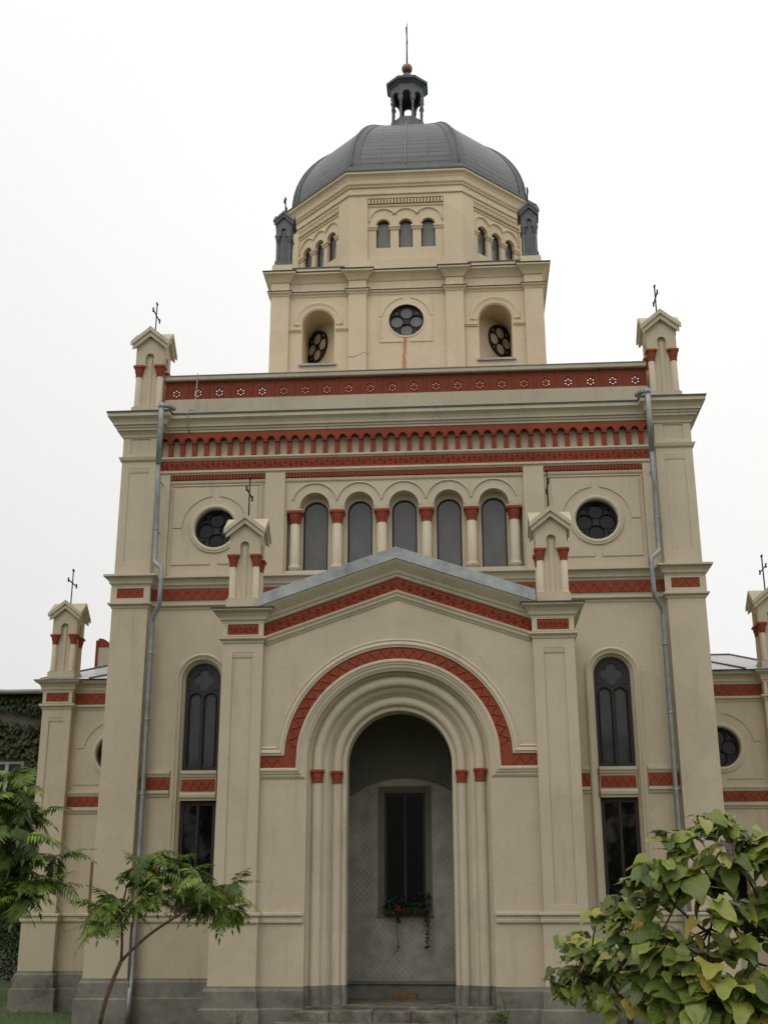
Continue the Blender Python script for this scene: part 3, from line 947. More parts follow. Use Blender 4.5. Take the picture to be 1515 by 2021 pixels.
# stepped and shafted jambs running on into the arch
prof = [(0, .20), (.03, .20), (.04, .215), (.05, .25)]
prof += [(.148 + .080 * math.cos(R(t)), .265 - .065 * math.sin(R(t))) for t in range(180, -1, -15)]
prof += [(.245, .30), (.275, .315), (.305, .34), (.325, .375), (.335, .40), (.345, .40), (.35, .42)]
prof += [(.44 + .070 * math.cos(R(t)), .43 - .060 * math.sin(R(t))) for t in range(180, -1, -15)]
prof += [(.515, .455), (.53, .45), (.575, .45), (.588, .465), (.588, .80), (0, .80)]
fnj = lambda p, h: (p[0], h, p[1])
jp = [(-BR, -1.01)] + arc(0, ac, BR, 180, 0, 64) + [(BR, -1.01)]
m = MB(); m.sweep(jp, prof, fnj)
cp(m, 'archway', 'stucco_trim')
m = MB()
pp = [(o + (.012 if o > .01 else 0), y - .022 if y < .7 else y) for o, y in prof]
for s in (-1, 1):
    p = [(-BR, G), (-BR, -1.075)] if s < 0 else [(BR, -1.075), (BR, G)]
    m.sweep(p, pp, fnj)
    p = [(-BR, -1.072), (-BR, -1.013)] if s < 0 else [(BR, -1.013), (BR, -1.072)]
    m.sweep(p, [(o, y - .012 if y < .7 else y) for o, y in prof], fnj)
cps(m, 'jamb_plinth', 'plinth')
for s in (-1, 1):
    for o, y, r0, z0, z1 in ((.148, .265, .082, 1.965, 2.155), (.44, .43, .073, 1.965, 2.15)):
        c = MB(); capital(c, s * (BR - o), y, z0, z1, r0 * 1.02, r0 * 1.28)
        cp(c, 'capital', 'terracotta_red')
# archivolt: inner moulding, red chevron band, outer moulding, all turning out to the pilasters
RA = 1.60
ap = [(-QX0, 2.17), (-RA, 2.17)] + arc(0, ac, RA, 171, 9, 62) + [(RA, 2.17), (QX0, 2.17)]
m = MB(); m.vmould(ap, [(0, 0), (0, .055), (.015, .07), (.045, .07), (.06, .055), (.085, .05), (.10, .035), (.13, .03), (.16, .01), (.17, 0)], .10)
m.vmould(ap, [(-.335, 0), (-.335, .02), (-.31, .045), (-.285, .03), (-.27, .05), (-.235, .06), (-.22, .045), (-.195, .04), (-.19, .02), (-.19, 0)], .10)
cp(m, 'archivolt', 'stucco_trim')
m = MB(); m.vmould(ap, [(-.188, 0), (-.188, .018), (-.002, .018), (-.002, 0)], .10)
ribbon(m, [(-QX0 + .01, 2.17), (-RA - .20, 2.17)], -.17, -.02, .082, .016, .18)
ribbon(m, arc(0, ac, RA, 172, 8, 86), -.17, -.02, .082, .016, .165)
ribbon(m, [(RA + .20, 2.17), (QX0 - .01, 2.17)], -.17, -.02, .082, .016, .18)
cp(m, 'archivolt_frieze', 'terracotta_red')
# portico pilasters
def pq(s):
    a, b = sorted((s * QX0, s * QX1))
    m = MB()
    m.box(a, b, .025, WY - .003, -.05, 4.15)
    m.plate(rect(a, b, .0, 4.149), [rect(a + .165, b - .165, .13, 4.0)], 0, .024)
    m.hmould([(a + .165, .024), (b - .165, .024)], [(0, 3.91), (.012, 3.925), (.018, 3.965), (.022, 3.999), (0, 3.999)])
    m.box(a - .025, b + .045, -.04, WY - .004, -1.01, -.06)
    m.box(a, b, .0, WY - .005, 4.151, 4.70)
    cp(m, 'pilaster', 'stucco', bevel=.007)
    p = [(-QX1, 2.44), (-QX1, 0), (-QX0, 0), (-QX0, .10)]
    if s > 0: p = mir(p)
    m = MB()
    m.hmould(p, [(0, 4.475), (.02, 4.48), (.025, 4.51), (.05, 4.53), (.06, 4.58), (.09, 4.63), (.14, 4.66), (.165, 4.67), (.165, 4.705), (0, 4.715)])
    m.hmould(p, [(0, 4.15), (.012, 4.155), (.018, 4.185), (.05, 4.21), (.06, 4.22), (.06, 4.25), (0, 4.26)])
    m.plate(rect(a - .005, b + .005, 4.262, 4.474), [rect(a + .075, b - .075, 4.285, 4.46)], -.03, -.001)
    cp(m, 'pilaster_capital', 'stucco_trim')
    m = MB(); m.hmould(p, [(0, 4.718), (.17, 4.708), (.18, 4.695), (.187, 4.715), (0, 4.745)])
    m.box(a, b, 0.001, .62, 4.72, 4.765)
    cp(m, 'cornice_flashing', 'lead_dark')
    m = MB(); m.box(a + .077, b - .077, -.018, -.001, 4.287, 4.458)
    ribbon(m, [(a + .09, 4.372), (b - .09, 4.372)], -.07, .07, -.018, .012, .16, .013, 'scroll')
    cp(m, 'frieze', 'terracotta_red')
    # base string & plinth
    p = [(-QX1 - .045, 2.40), (-QX1 - .045, -.04), (-QX0 + .025, -.04), (-QX0 + .025, .10), (-BR - .03, .10)]
    if s > 0: p = mir(p)
    m = MB(); m.hmould(p, bs_prof); cp(m, 'base_string', 'stucco_trim')
    p = [(-QX1 - .045, 2.40), (-QX1 - .045, -.04), (-QX0 + .025, -.04), (-QX0 + .025, .10), (-BR + .005, .10)]
    if s > 0: p = mir(p)
    m = MB()
    m.hmould(p, [(-.06, G - .1), (.085, G - .1), (.085, -1.325), (.07, -1.31), (.04, -1.305), (.04, -1.075), (.02, -1.04), (.015, -1.012), (-.06, -1.012)])
    cp(m, 'plinth', 'plinth')
zmir(pq)
# gable
sl = (5.0 - 4.262) / QX0
gp = [(-QX0, 4.262), (0, 5.0), (QX0, 4.262)]
m = MB()
m.vmould(gp, [(.14, 0), (.14, .012), (.115, .025), (.09, .05), (.06, .055), (.03, .08), (.002, .085), (.002, 0)], .10)
m.vmould(gp, [(-.205, 0), (-.205, .05), (-.225, .07), (-.25, .075), (-.27, .10), (-.31, .12), (-.36, .17), (-.40, .21), (-.43, .235), (-.455, .245), (-.455, 0)], .10)
cp(m, 'gable_cornice', 'stucco_trim')
m = MB(); m.vmould(gp, [(-.2035, 0), (-.2035, .03), (0, .03), (0, 0)], .10)
ribbon(m, gp, -.19, -.012, .07, .016, .25, .016, 'scroll')
cp(m, 'gable_frieze', 'terracotta_red')
m = MB()   # folded sheet roof with its deep front fascia
zt = 5.0
co = math.cos(math.atan(sl))
v0, v1 = .457 / co, .64 / co
ex = QX0 + .06
m.plate([(-ex, zt - sl * ex + v0), (0, zt + v0), (ex, zt - sl * ex + v0), (ex, zt - sl * ex + v1), (0, zt + v1), (-ex, zt - sl * ex + v1)], [], -.165, WY - .005)
for k in range(1, 6):
    for s in (-1, 1):
        x = s * k * .4
        zz = zt - sl * abs(x)
        m.box(x - .004, x + .004, -.170, -.1655, zz + v0 + .01, zz + v1 - .01)
cp(m, 'portico_roof', 'zinc')
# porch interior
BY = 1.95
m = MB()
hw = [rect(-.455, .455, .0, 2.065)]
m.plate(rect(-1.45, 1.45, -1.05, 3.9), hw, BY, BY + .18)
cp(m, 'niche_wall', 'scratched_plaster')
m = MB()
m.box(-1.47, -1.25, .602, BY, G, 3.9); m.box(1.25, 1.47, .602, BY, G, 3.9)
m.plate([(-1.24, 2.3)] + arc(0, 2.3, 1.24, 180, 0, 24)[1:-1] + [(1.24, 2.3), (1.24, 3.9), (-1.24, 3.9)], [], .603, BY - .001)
cp(m, 'porch_vault', 'niche_plaster')  # dark base colour carries the vault's deep shade
m = MB(); m.box(-1.249, 1.249, BY - .03, BY + .1, G, -1.052)
m.hmould([(-1.249, BY - .03), (1.249, BY - .03)], [(0, -1.075), (.03, -1.07), (.03, -1.03), (0, -1.02)])
cp(m, 'niche_plinth', 'plinth')
m = MB()   # shallow relieving arch line in the plaster over the window
m.vmould(arc(0, .60, 1.62, 128, 52, 24), [(-.02, 0), (-.015, .012), (.02, .012), (.03, 0)], BY)
m.vmould([(-.455, 0), (-.455, 2.065), (.455, 2.065), (.455, 0)], [(0, -.17), (0, -.001), (.02, .0), (.115, -.06), (.115, -.17)], BY)
m.box(-.47, .47, BY - .02, BY + .17, -.05, -.002)
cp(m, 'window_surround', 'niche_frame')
f = MB()
f.plate(rect(-.34, .34, .0, 1.95), [rect(-.30, -.02, .05, 1.90), rect(.02, .30, .05, 1.90)], BY + .12, BY + .16)
fo = cp(f, 'window', 'black_frame')
p = MB(); p.box(-.335, .335, BY + .145, BY + .15, .01, 1.94)
cp(p, 'pane', 'glass_niche', fo)
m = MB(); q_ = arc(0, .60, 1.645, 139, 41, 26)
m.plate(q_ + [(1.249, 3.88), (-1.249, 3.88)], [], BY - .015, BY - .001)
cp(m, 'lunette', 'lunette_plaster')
# floor and steps
m = MB()
m.box(-1.40, 1.40, .0, BY - .031, G, -1.285)
cp(m, 'porch_floor', 'step_stone', bevel=.01)
def stone_step(name, x0, x1, y0, y1, z1, n, seed):
    rr = random.Random(seed); m = MB(); x = x0
    ws = [rr.uniform(.7, 1.3) for _ in range(n)]; t = sum(ws)
    for q in ws:
        w_ = (x1 - x0) * q / t
        dz = rr.uniform(-.012, .008); dy = rr.uniform(-.02, .02)
        m.box(x + .003, x + w_ - .003, y0 + dy, y1, G - .05, z1 + dz); x += w_
    o = cp(m, name, 'step_stone', bevel=.02)
stone_step('step', -1.49, 1.49, -.42, -.002, -1.31, 5, 3)
stone_step('step', -1.80, 1.83, -.76, -.425, -1.46, 5, 5)
stone_step('step', -2.0, 2.0, -1.1, -.765, -1.60, 6, 8)

# ================================================================ tower
TY, TA, TB = 4.10, 2.80, 1.235
CY = 6.90
SQ = 2.90
# square stage: front screen with two deep arched openings and a round window
m = MB()
niche = lambda s: [(s * 1.875 - .345, 11.02)] + arc(s * 1.875, 11.93, .345, 180, 0, 20) + [(s * 1.875 + .345, 11.02)]
m.plate(rect(-SQ, SQ, 9.0, 13.16), [niche(-1), niche(1), circ(0, 11.97, .395, 40)], TY, TY + .16)
m.plate(rect(-SQ, SQ, 9.0, 13.158), [niche(-1), niche(1)], TY + .161, TY + 1.72)
m.plate(rect(-SQ, SQ, 9.0, 13.155), [], TY + 1.73, 9.7)
cp(m, 'tower_wall', 'stucco_tower_stained')
# octagonal core
def octo(a, b):
    return [(-b, CY - a), (b, CY - a), (a, CY - b), (a, CY + b), (b, CY + a), (-b, CY + a), (-a, CY + b), (-a, CY - b)]
def prism(mb, poly, z0, z1, poly2=None):
    A = [mb.v(x, y, z0) for x, y in poly]; B = [mb.v(x, y, z1) for x, y in (poly2 or poly)]
    n = len(poly)
    mb.f(A[::-1]); mb.f(B)
    for i in range(n): mb.f([A[i], A[(i + 1) % n], B[(i + 1) % n], B[i]])
# tower face frames
def face_T(k):
    """matrix taking facade coordinates (x, y-from-face, z) to octagon face k (0 front, -1 left diagonal, 1 right diagonal)"""
    ang = k * PI / 4
    dist = TA if k % 2 == 0 else (TA + TB) / math.sqrt(2)
    return Matrix.Translation((0, CY, 0)) @ Matrix.Rotation(ang, 4, 'Z') @ Matrix.Translation((0, -dist, 0))
def face_half(k): return TB if k % 2 == 0 else (TA - TB) / math.sqrt(2)
dr = MB()
for k in (-3, -2, -1, 0, 1, 2, 3, 4):
    dr.T = face_T(k); H = face_half(k)
    ph = H * .672
    holes = []
    wx = (-.49, 0, .49) if H > 1.2 else (-.44, 0, .44)
    # recessed panel wall with three openings
    ops = [arch_poly(x, 13.76, 14.31, .152, 14) for x in wx]
    dr.plate(rect(-ph - .02, ph + .02, 13.40, 15.04), ops, .052, .20)
    # frame (corner pilasters, head and foot)
    dr.plate(rect(-H, H, 13.0, 15.30), [rect(-ph, ph, 13.47, 15.02)], 0, .05)
cp(dr, 'drum_wall', 'stucco_tower')
core = MB()
prism(core, octo(TA - .46, TB - .19), 12.9, 15.5)
prism(core, [(-1.50, TY + .32), (1.50, TY + .32)] + octo(TA - .055, TB - .022)[2:-1] + [octo(TA - .055, TB - .022)[-1]], 9.1, 13.1)
prism(core, octo(TA - .02, TB - .008), 15.05, 15.6)
cp(core, 'drum_core', 'stucco_tower')
def drum_detail(k):
    T = face_T(k); H = face_half(k); ph = H * .672
    wx = (-.49, 0, .49) if H > 1.2 else (-.44, 0, .44)
    t = MB(T)
    st = wx[2]
    # hood moulding over the openings
    hood = []
    rr = st * .62
    ov_ = math.degrees(math.acos((st / 2) / rr))
    for i, x in enumerate(wx):
        a0 = 180 if i == 0 else 180 - ov_
        a1 = 0 if i == 2 else ov_
        hood += arc(x, 14.42, rr, a0, a1, 14)
    t.vmould(hood, [(-.018, 0), (-.018, .02), (0, .035), (.018, .02), (.018, 0)], .052)
    for x in wx:
        t.vmould(arc(x, 14.31, .172, 180, 0, 14), [(-.015, 0), (-.015, .02), (.015, .02), (.015, 0)], .052)
    # imposts
    for x0, x1 in ((-ph + .002, wx[0] - .125), (wx[0] + .125, wx[1] - .125), (wx[1] + .125, wx[2] - .125), (wx[2] + .125, ph - .002)):
        t.hmould([(x0, .052), (x1, .052)], [(0, 14.20), (.02, 14.205), (.025, 14.235), (.04, 14.25), (.045, 14.29), (0, 14.30)])
        t.box(x0 - .012, x1 + .012, .005, .10, 14.262, 14.30)
    # dentils
    t.hmould([(-ph + .002, .052), (ph - .002, .052)], [(0, 14.78), (.02, 14.785), (.03, 14.805), (.03, 14.825), (0, 14.83)])
    n = int(2 * ph / .072)
    for i in range(n):
        x = -ph + (i + .5) * 2 * ph / n
        t.box(x - .021, x + .021, -.004, .0295, 14.845, 14.95)
    t.hmould([(-ph + .002, .052), (ph - .002, .052)], [(0, 14.975), (.05, 14.975), (.055, 15.0), (.055, 15.017), (0, 15.017)])
    cp(t, 'drum_ornament', 'stucco_tower')
    t = MB(T); t.box(-ph + .003, ph - .003, .03, .0515, 14.835, 14.972)
    cp(t, 'dentil_ground', 'brown_board')
    for x in wx:
        arched_window(x, 13.765, 14.31, .149, .12, 'black_frame', 'glass_tower', .018, T=T)
for k in (-2, -1, 0, 1, 2): drum_detail(k)
# drum cornice
m = MB()
def oct_mould(mb, prof):
    path = octo(TA, TB)
    mb.sweep(path, prof, lambda p, h: (p[0], p[1], h), closed=True)
m.sweep(octo(TA, TB), [(-.02, 15.055), (.03, 15.06), (.035, 15.085), (-.02, 15.09)], lambda p, h: (p[0], p[1], h), True)
m.sweep(octo(TA, TB), [(-.1, 15.24), (.03, 15.245), (.04, 15.28), (.07, 15.31), (.075, 15.34), (.08, 15.40), (.11, 15.47), (.155, 15.51), (.165, 15.515), (.165, 15.57), (-.1, 15.59)], lambda p, h: (p[0], p[1], h), True)
cp(m, 'drum_cornice', 'stucco_tower')
m = MB()
m.sweep(octo(TA, TB), [(-.1, 15.592), (.17, 15.572), (.18, 15.565), (.185, 15.60), (.02, 15.64), (-.03, 15.83), (-.12, 15.83)], lambda p, h: (p[0], p[1], h), True)
cp(m, 'dome_base', 'lead_dark')
# dome: eight curved faces with ribs at the angles
dm = bmesh.new(); uvl = dm.loops.layers.uv.new('UVMap')
DZ, DH = 15.80, 2.33
SEG = 22
def dome_pt(t):     # t 0..1 -> radial scale, z
    a = t * PI / 2
    return math.cos(a) ** .92, DZ + DH * math.sin(a)
A0, B0 = TA - .08, TB - .035
for k in range(8):
    po = octo(A0, B0)
    p, q = po[k], po[(k + 1) % 8]
    prev = None; al = 0
    for i in range(SEG + 1):
        sc, z = dome_pt(i / SEG * .93)
        vv = [Vector((x * sc, CY + (y - CY) * sc, z)) for x, y in (p, q)]
        if prev:
            al2 = al + ((vv[0] + vv[1]) / 2 - (prev[0] + prev[1]) / 2).length
            wa, wb = (prev[1] - prev[0]).length / 2, (vv[1] - vv[0]).length / 2
            bv = [dm.verts.new(c) for c in (prev[0], prev[1], vv[1], vv[0])]
            fc = dm.faces.new(bv)
            for l, uvv in zip(fc.loops, ((-wa, al), (wa, al), (wb, al2), (-wb, al2))): l[uvl].uv = uvv
            al = al2
        prev = vv
bmesh.ops.remove_doubles(dm, verts=dm.verts[:], dist=.0005)
bmesh.ops.recalc_face_normals(dm, faces=dm.faces[:])
me = bpy.data.meshes.new('dome'); dm.to_mesh(me); dm.free(); me.materials.append(M['dome_slate'])
dome = bpy.data.objects.new('dome', me); C.objects.link(dome); dome.parent = church; dome.matrix_parent_inverse = church_inv
rb = MB()
for k in range(8):
    po = octo(A0, B0); p = po[k]
    # flat lead strips each side of the angle roll
    rb.tube([(p[0] * s_ * 1.003, CY + (p[1] - CY) * s_ * 1.003, z) for s_, z in [dome_pt(i / SEG * .93) for i in range(SEG + 1)]], .032, 6)
    for nb in (po[k - 1], po[(k + 1) % 8]):
        dvec = Vector((nb[0] - p[0], nb[1] - p[1])).normalized()
        prevq = None
        for i in range(SEG + 1):
            s_, z = dome_pt(i / SEG * .93)
            wdt = min(.19, 1.1 * s_ * .4)
            a = Vector((p[0] * s_ * 1.004, CY + (p[1] - CY) * s_ * 1.004, z + .006))
            b = a + Vector((dvec.x, dvec.y, 0)) * wdt
            cur = (rb.v(*a), rb.v(*b))
            if prevq: rb.f([prevq[0], prevq[1], cur[1], cur[0]])
            prevq = cur
cp(rb, 'dome_rib', 'lead_dark', dome, normals=False)
m = MB(); m.tube([(0, CY - A0 * s_ * 1.006 - .01, z + .01) for s_, z in [dome_pt(i / SEG * .9) for i in range(SEG)]], .011, 5)
cp(m, 'lightning_rod', 'zinc_bright', dome)
# lantern
LX = -.06
lan = MB(Matrix.Translation((LX, CY, 0)))
o8 = PI / 8
lan.lathe(0, 0, [(.62, 18.05), (.62, 18.2), (.52, 18.35), (.47, 18.55), (.45, 18.72), (.45, 18.80), (.40, 18.82), (.36, 18.92), (.2, 18.99), (.02, 19.01)], 8, o8, False)
LR = .385
for k in range(8):
    a = o8 + k * PI / 4
    x, y = LR * math.cos(a), LR * math.sin(a)
    lan.lathe(x, y, [(.048, 18.78), (.048, 18.86), (.034, 18.88), (.030, 19.25)], 8)
lo = cp(lan, 'lantern', 'lead_dark')
c = MB(Matrix.Translation((LX, CY, 0)))
for k in range(8):
    a = o8 + k * PI / 4
    x, y = LR * math.cos(a), LR * math.sin(a)
    c.lathe(x, y, [(.030, 19.22), (.045, 19.25), (.034, 19.27), (.036, 19.34), (.062, 19.40), (.062, 19.44), (.03, 19.44)], 8)
cp(c, 'capital', 'lead_dark', lo)
c = MB()
for k in range(8):
    ap_ = (LR + .05) * math.cos(o8); hf = (LR + .05) * math.sin(o8)
    c.T = Matrix.Translation((LX, CY, 0)) @ Matrix.Rotation(k * PI / 4, 4, 'Z') @ Matrix.Translation((0, -ap_, 0))
    c.plate([(-hf, 19.44), (-.095, 19.44)] + arc(0, 19.55, .095, 180, 0, 10) + [(.095, 19.44), (hf, 19.44), (hf, 19.86), (-hf, 19.86)], [], 0, .05)
    c.vmould(arc(0, 19.55, .11, 180, 0, 10), [(-.012, 0), (-.012, .015), (.012, .015), (.012, 0)], -.001)
cp(c, 'lantern_arcade', 'lead_dark', lo)
c = MB(Matrix.Translation((LX, CY, 0)))
c.lathe(0, 0, [(.40, 19.84), (.46, 19.862), (.49, 19.90), (.555, 19.93), (.565, 19.99), (.50, 20.0), (.40, 20.10), (.36, 20.13)], 8, o8, False)
c.lathe(0, 0, [(.33, 20.12), (.24, 20.20), (.235, 20.24), (.16, 20.33), (.09, 20.39), (.07, 20.44), (.05, 20.47)], 12)
cp(c, 'lantern_roof', 'lead_dark', lo)
c = MB(Matrix.Translation((LX, CY, 0)))
c.lathe(0, 0, [(.02, 20.44)] + [(.14 * math.sin(R(t)), 20.58 - .14 * math.cos(R(t))) for t in range(12, 170, 12)] + [(.02, 20.72)], 20)
cp(c, 'ball', 'copper_ball', lo)
c = MB(Matrix.Translation((LX, CY, 0)))
c.tube([(0, 0, 20.68), (0, 0, 21.35), (.008, 0, 22.0)], [.022, .018, .010], 6)
c.tube([(0, -.27, 21.62), (0, .27, 21.62)], .016, 6)
for yy, sg in ((-.27, -1), (.27, 1)):
    c.tube([(0, yy - .0, 21.57), (0, yy + sg * .03, 21.62), (0, yy, 21.67)], [.008, .018, .008], 6)
cp(c, 'cross', 'iron', lo)

# square stage trim
def sq_path():
    P = [(-SQ, 9.6), (-SQ, TY - .09), (-2.505, TY - .09), (-2.505, TY), (-1.225, TY), (-1.225, TY - .10), (-.845, TY - .10), (-.845, TY)]
    return P + mir(P)
m = MB()
m.hmould(sq_path(), [(-.02, 12.91), (.015, 12.915), (.03, 12.945), (.05, 12.98), (.09, 13.03), (.13, 13.06), (.155, 13.07), (.155, 13.115), (-.02, 13.135)])
m.hmould(sq_path(), [(-.02, 12.58), (.012, 12.585), (.02, 12.62), (.05, 12.64), (.06, 12.65), (.06, 12.685), (-.02, 12.69)])
cp(m, 'tower_cornice', 'stucco_tower')
m = MB()
m.hmould(sq_path(), [(-.3, 13.162), (.16, 13.12), (.165, 13.105), (.175, 13.13), (-.3, 13.19)])
m.hmould(sq_path(), [(-.02, 12.692), (.065, 12.688), (.07, 12.675), (.078, 12.69), (-.02, 12.71)])
cp(m, 'cornice_flashing', 'lead_dark')
for s in (-1, 1):
    for x0, x1, p in ((.845, 1.225, .10), (2.505, 2.90, .09)):
        a, b = sorted((s * x0, s * x1)); m = MB(); m.box(a, b, TY - p + .002, TY - .002, 9.2, 12.905)
        cp(m, 'tower_pilaster', 'stucco_tower_stained', bevel=.006)
m = MB()
for s in (-1, 1):
    cx = s * 1.875
    m.vmould(arc(cx, 11.93, .50, 180, 0, 24), [(-.02, 0), (-.02, .03), (0, .04), (.03, .03), (.06, .02), (.13, .015), (.13, 0)], TY)
    for a, b in ((cx - .628, cx - .37), (cx + .37, cx + .628)):
        m.hmould([(a, TY), (b, TY)], [(0, 11.76), (.02, 11.765), (.03, 11.79), (.045, 11.80), (.045, 11.83), (0, 11.84)])
cps(m, 'niche_surround', 'stucco_tower')
m = MB()
for s in (-1, 1):
    cx = s * 1.875; m.box(cx - .40, cx + .40, TY - .05, TY + .3, 10.965, 11.01)
cps(m, 'niche_sill', 'zinc')
m = MB()    # raised panel lines around the round window
cx, cz = 0, 11.97
for sx in (-1, 1):
    for sz in (-1, 1):
        r_ = .52; g_ = .075; Z = 12.50 if sz > 0 else 11.46
        a0 = math.degrees(math.asin(g_ / r_))
        if sz > 0:
            q = [(sx * r_ * math.cos(R(t)), cz + .01 + r_ * math.sin(R(t))) for t in [90 - a0 - (80 - a0) * i / 12 for i in range(13)]]
            q += [(sx * .56, cz + .10), (sx * .56, Z)] + [(sx * g_, Z)] if cz + r_ < Z - .005 else [(sx * .56, cz + .10), (sx * .56, Z)]
            q = [p for p in q]
        else:
            q = [(sx * g_, Z), (sx * g_, Z + .025), (sx * .54, Z + .025), (sx * .54, cz + .02), (sx * .56, cz + .02), (sx * .56, Z)]
        m.plate(q, [], TY - .016, TY - .002)
cp(m, 'corner_panel', 'stucco_tower')
m = MB(); m.vmould(circ(0, 11.97, .40, 40), [(-.03, 0), (-.03, .012), (.006, .012), (.006, 0)], TY, True)
cp(m, 'round_window_surround', 'stucco_tower')
rose(0, 11.97, .393, TY + .07, 'glass_tower', 'black_frame', name='round_window')
for k in (-1, 1):
    rose(0, 11.80, .37, .03, 'glass_tower', 'black_frame', T=face_T(k), name='round_window')
# coping and blocks on the square stage
m = MB()
for s in (-1, 1):
    a, b = sorted((s * 2.455, s * 2.895)); m.box(a, b, TY - .07, TY + .40, 13.17, 13.37)
cps(m, 'pinnacle_base', 'stucco_tower', None, .006)
m = MB()
for s in (-1, 1):
    a, b = sorted((s * 1.35, s * 2.45)); m.box(a, b, TY + .03, TY + .24, 13.17, 13.31)
cps(m, 'tower_kerb', 'stucco_tower')
m = MB()
for s in (-1, 1):
    a, b = sorted((s * 1.33, s * 2.452)); m.box(a, b, TY + .01, TY + .26, 13.312, 13.33)
cps(m, 'kerb_flashing', 'lead_dark')
for s in (-1, 1):
    pinnacle(s * 2.675, TY + .16, 13.372, .375, 1.30, ('lead_dark', 'lead_dark', 'lead_dark', 'iron'), .42, 'small dark metal-clad pinnacle')

# ================================================================ wings
VX0, VX1, VY, VW = 6.86, 7.46, 4.95, 5.15
def wing(s):
    sg = lambda a, b: tuple(sorted((s * a, s * b)))
    m = MB()
    a, b = sg(5.3, 6.9)
    cx = s * 5.97; cz = 3.07
    m.plate(rect(a, b, G, 4.54), [circ(cx, cz, .385, 32), rect(cx - .33, cx + .33, .03, .99)], VW, VW + .25)
    a, b = sg(5.4, VX1 - .03); m.box(a, b, VW + .6, 11.0, G, 4.5)
    a, b = sg(VX1 - .35, VX1 - .03); m.box(a, b, VW + .05, VW + .61, G, 4.5)
    cp(m, 'wing_wall', 'stucco')
    a, b = sg(VX0, VX1)
    m = MB()
    m.box(a, b, VY + .025, VW + .2, -.05, 4.5)
    m.plate(rect(a, b, 0, 3.94), [rect(a + .155, b - .155, .13, 3.78)], VY, VY + .024)
    m.hmould([(a + .155, VY + .024), (b - .155, VY + .024)], [(0, 3.69), (.012, 3.70), (.018, 3.74), (.022, 3.779), (0, 3.779)])
    m.box(a - .04, b + .04, VY - .04, VW + .2, -1.01, -.06)
    cp(m, 'pilaster', 'stucco', bevel=.007)
    p = [(-VX1, 10.9), (-VX1, VY), (-VX0, VY), (-VX0, VW), (-5.4, VW)]
    if s > 0: p = mir(p)
    m = MB()
    m.hmould(p, [(0, 4.285), (.02, 4.29), (.025, 4.32), (.045, 4.34), (.05, 4.39), (.08, 4.44), (.13, 4.47), (.155, 4.48), (.155, 4.515), (0, 4.525)])
    m.hmould(p, [(0, 3.94), (.012, 3.945), (.018, 3.975), (.05, 4.0), (.06, 4.01), (.06, 4.05), (0, 4.06)])
    m.plate(rect(a - .003, b + .003, 4.062, 4.284), [rect(a + .07, b - .07, 4.09, 4.27)], VY - .03, VY - .001)
    cp(m, 'wing_cornice', 'stucco_trim')
    m = MB(); m.hmould(p, [(0, 4.528), (.16, 4.518), (.17, 4.505), (.177, 4.525), (0, 4.575)])
    m.box(a, b, VY + .001, VY + .6, 4.53, 4.59)
    cp(m, 'cornice_flashing', 'zinc')
    m = MB(); m.box(a + .072, b - .072, VY - .018, VY - .001, 4.092, 4.268)
    ribbon(m, [(a + .08, 4.18), (b - .08, 4.18)], -.07, .07, VY - .018, .012, .16)
    cp(m, 'frieze', 'terracotta_red')
    m = MB()
    a2, b2 = sg(5.4, VX0 - .002)
    m.box(a2, b2, VW - .03, VW - .002, 4.065, 4.275)
    ribbon(m, [(a2 + .02, 4.17), (b2 - .02, 4.17)], -.085, .085, VW - .03, .012, .19)
    cp(m, 'frieze', 'terracotta_red')
    m = MB()
    m.box(a2, b2, VW - .028, VW - .002, 2.04, 2.215)
    ribbon(m, [(a2 + .02, 2.128), (b2 - .02, 2.128)], -.075, .075, VW - .028, .012, .15)
    cp(m, 'frieze', 'terracotta_red')
    m = MB()
    m.hmould([(a2, VW), (b2, VW)], [(0, 2.22), (.03, 2.23), (.045, 2.27), (.06, 2.29), (.06, 2.33), (0, 2.34)])
    m.hmould([(a2, VW), (b2, VW)], [(0, 1.90), (.02, 1.905), (.03, 1.94), (.055, 1.96), (.055, 2.02), (0, 2.03)])
    m.vmould(circ(cx, cz, .435, 40), [(-.05, 0), (-.05, .02), (-.03, .04), (.0, .04), (.02, .025), (.05, .025), (.05, 0)], VW, True)
    m.vmould([(cx - .79, cz + .12), (cx - .66, cz + .12)] + arc(cx, cz, .66, 170, 96, 14), [(-.007, 0), (-.007, .014), (.007, .014), (.007, 0)], VW)
    m.vmould([(cx + .66 * math.cos(R(t)), cz + .66 * math.sin(R(t))) for t in [84 - 74 * i / 14 for i in range(15)]] + [(cx + .79, cz + .12)], [(-.007, 0), (-.007, .014), (.007, .014), (.007, 0)], VW)
    m.box(cx - .79, cx - .08, VW - .014, VW - .002, 2.46, 2.475); m.box(cx + .08, cx + .79, VW - .014, VW - .002, 2.46, 2.475)
    cp(m, 'wing_moulding', 'stucco_trim')
    rose(cx, cz, .385, VW + .14, 'glass_rose', 'black_frame')
    f = MB(); f.plate(rect(cx - .33, cx + .33, .035, .985), [rect(cx - .27, cx - .02, .09, .92), rect(cx + .02, cx + .27, .09, .92)], VW + .0, VW + .05)
    fo = cp(f, 'window', 'brown_board')
    q = MB(); q.box(cx - .32, cx + .32, VW + .035, VW + .04, .04, .97); cp(q, 'pane', 'glass_dark', fo)
    p = [(-VX1 - .04, 10.9), (-VX1 - .04, VY - .04), (-VX0 + .04, VY - .04), (-VX0 + .04, VW), (-5.3, VW)]
    if s > 0: p = mir(p)
    m = MB(); m.hmould(p, bs_prof); cp(m, 'base_string', 'stucco_trim')
    m = MB()
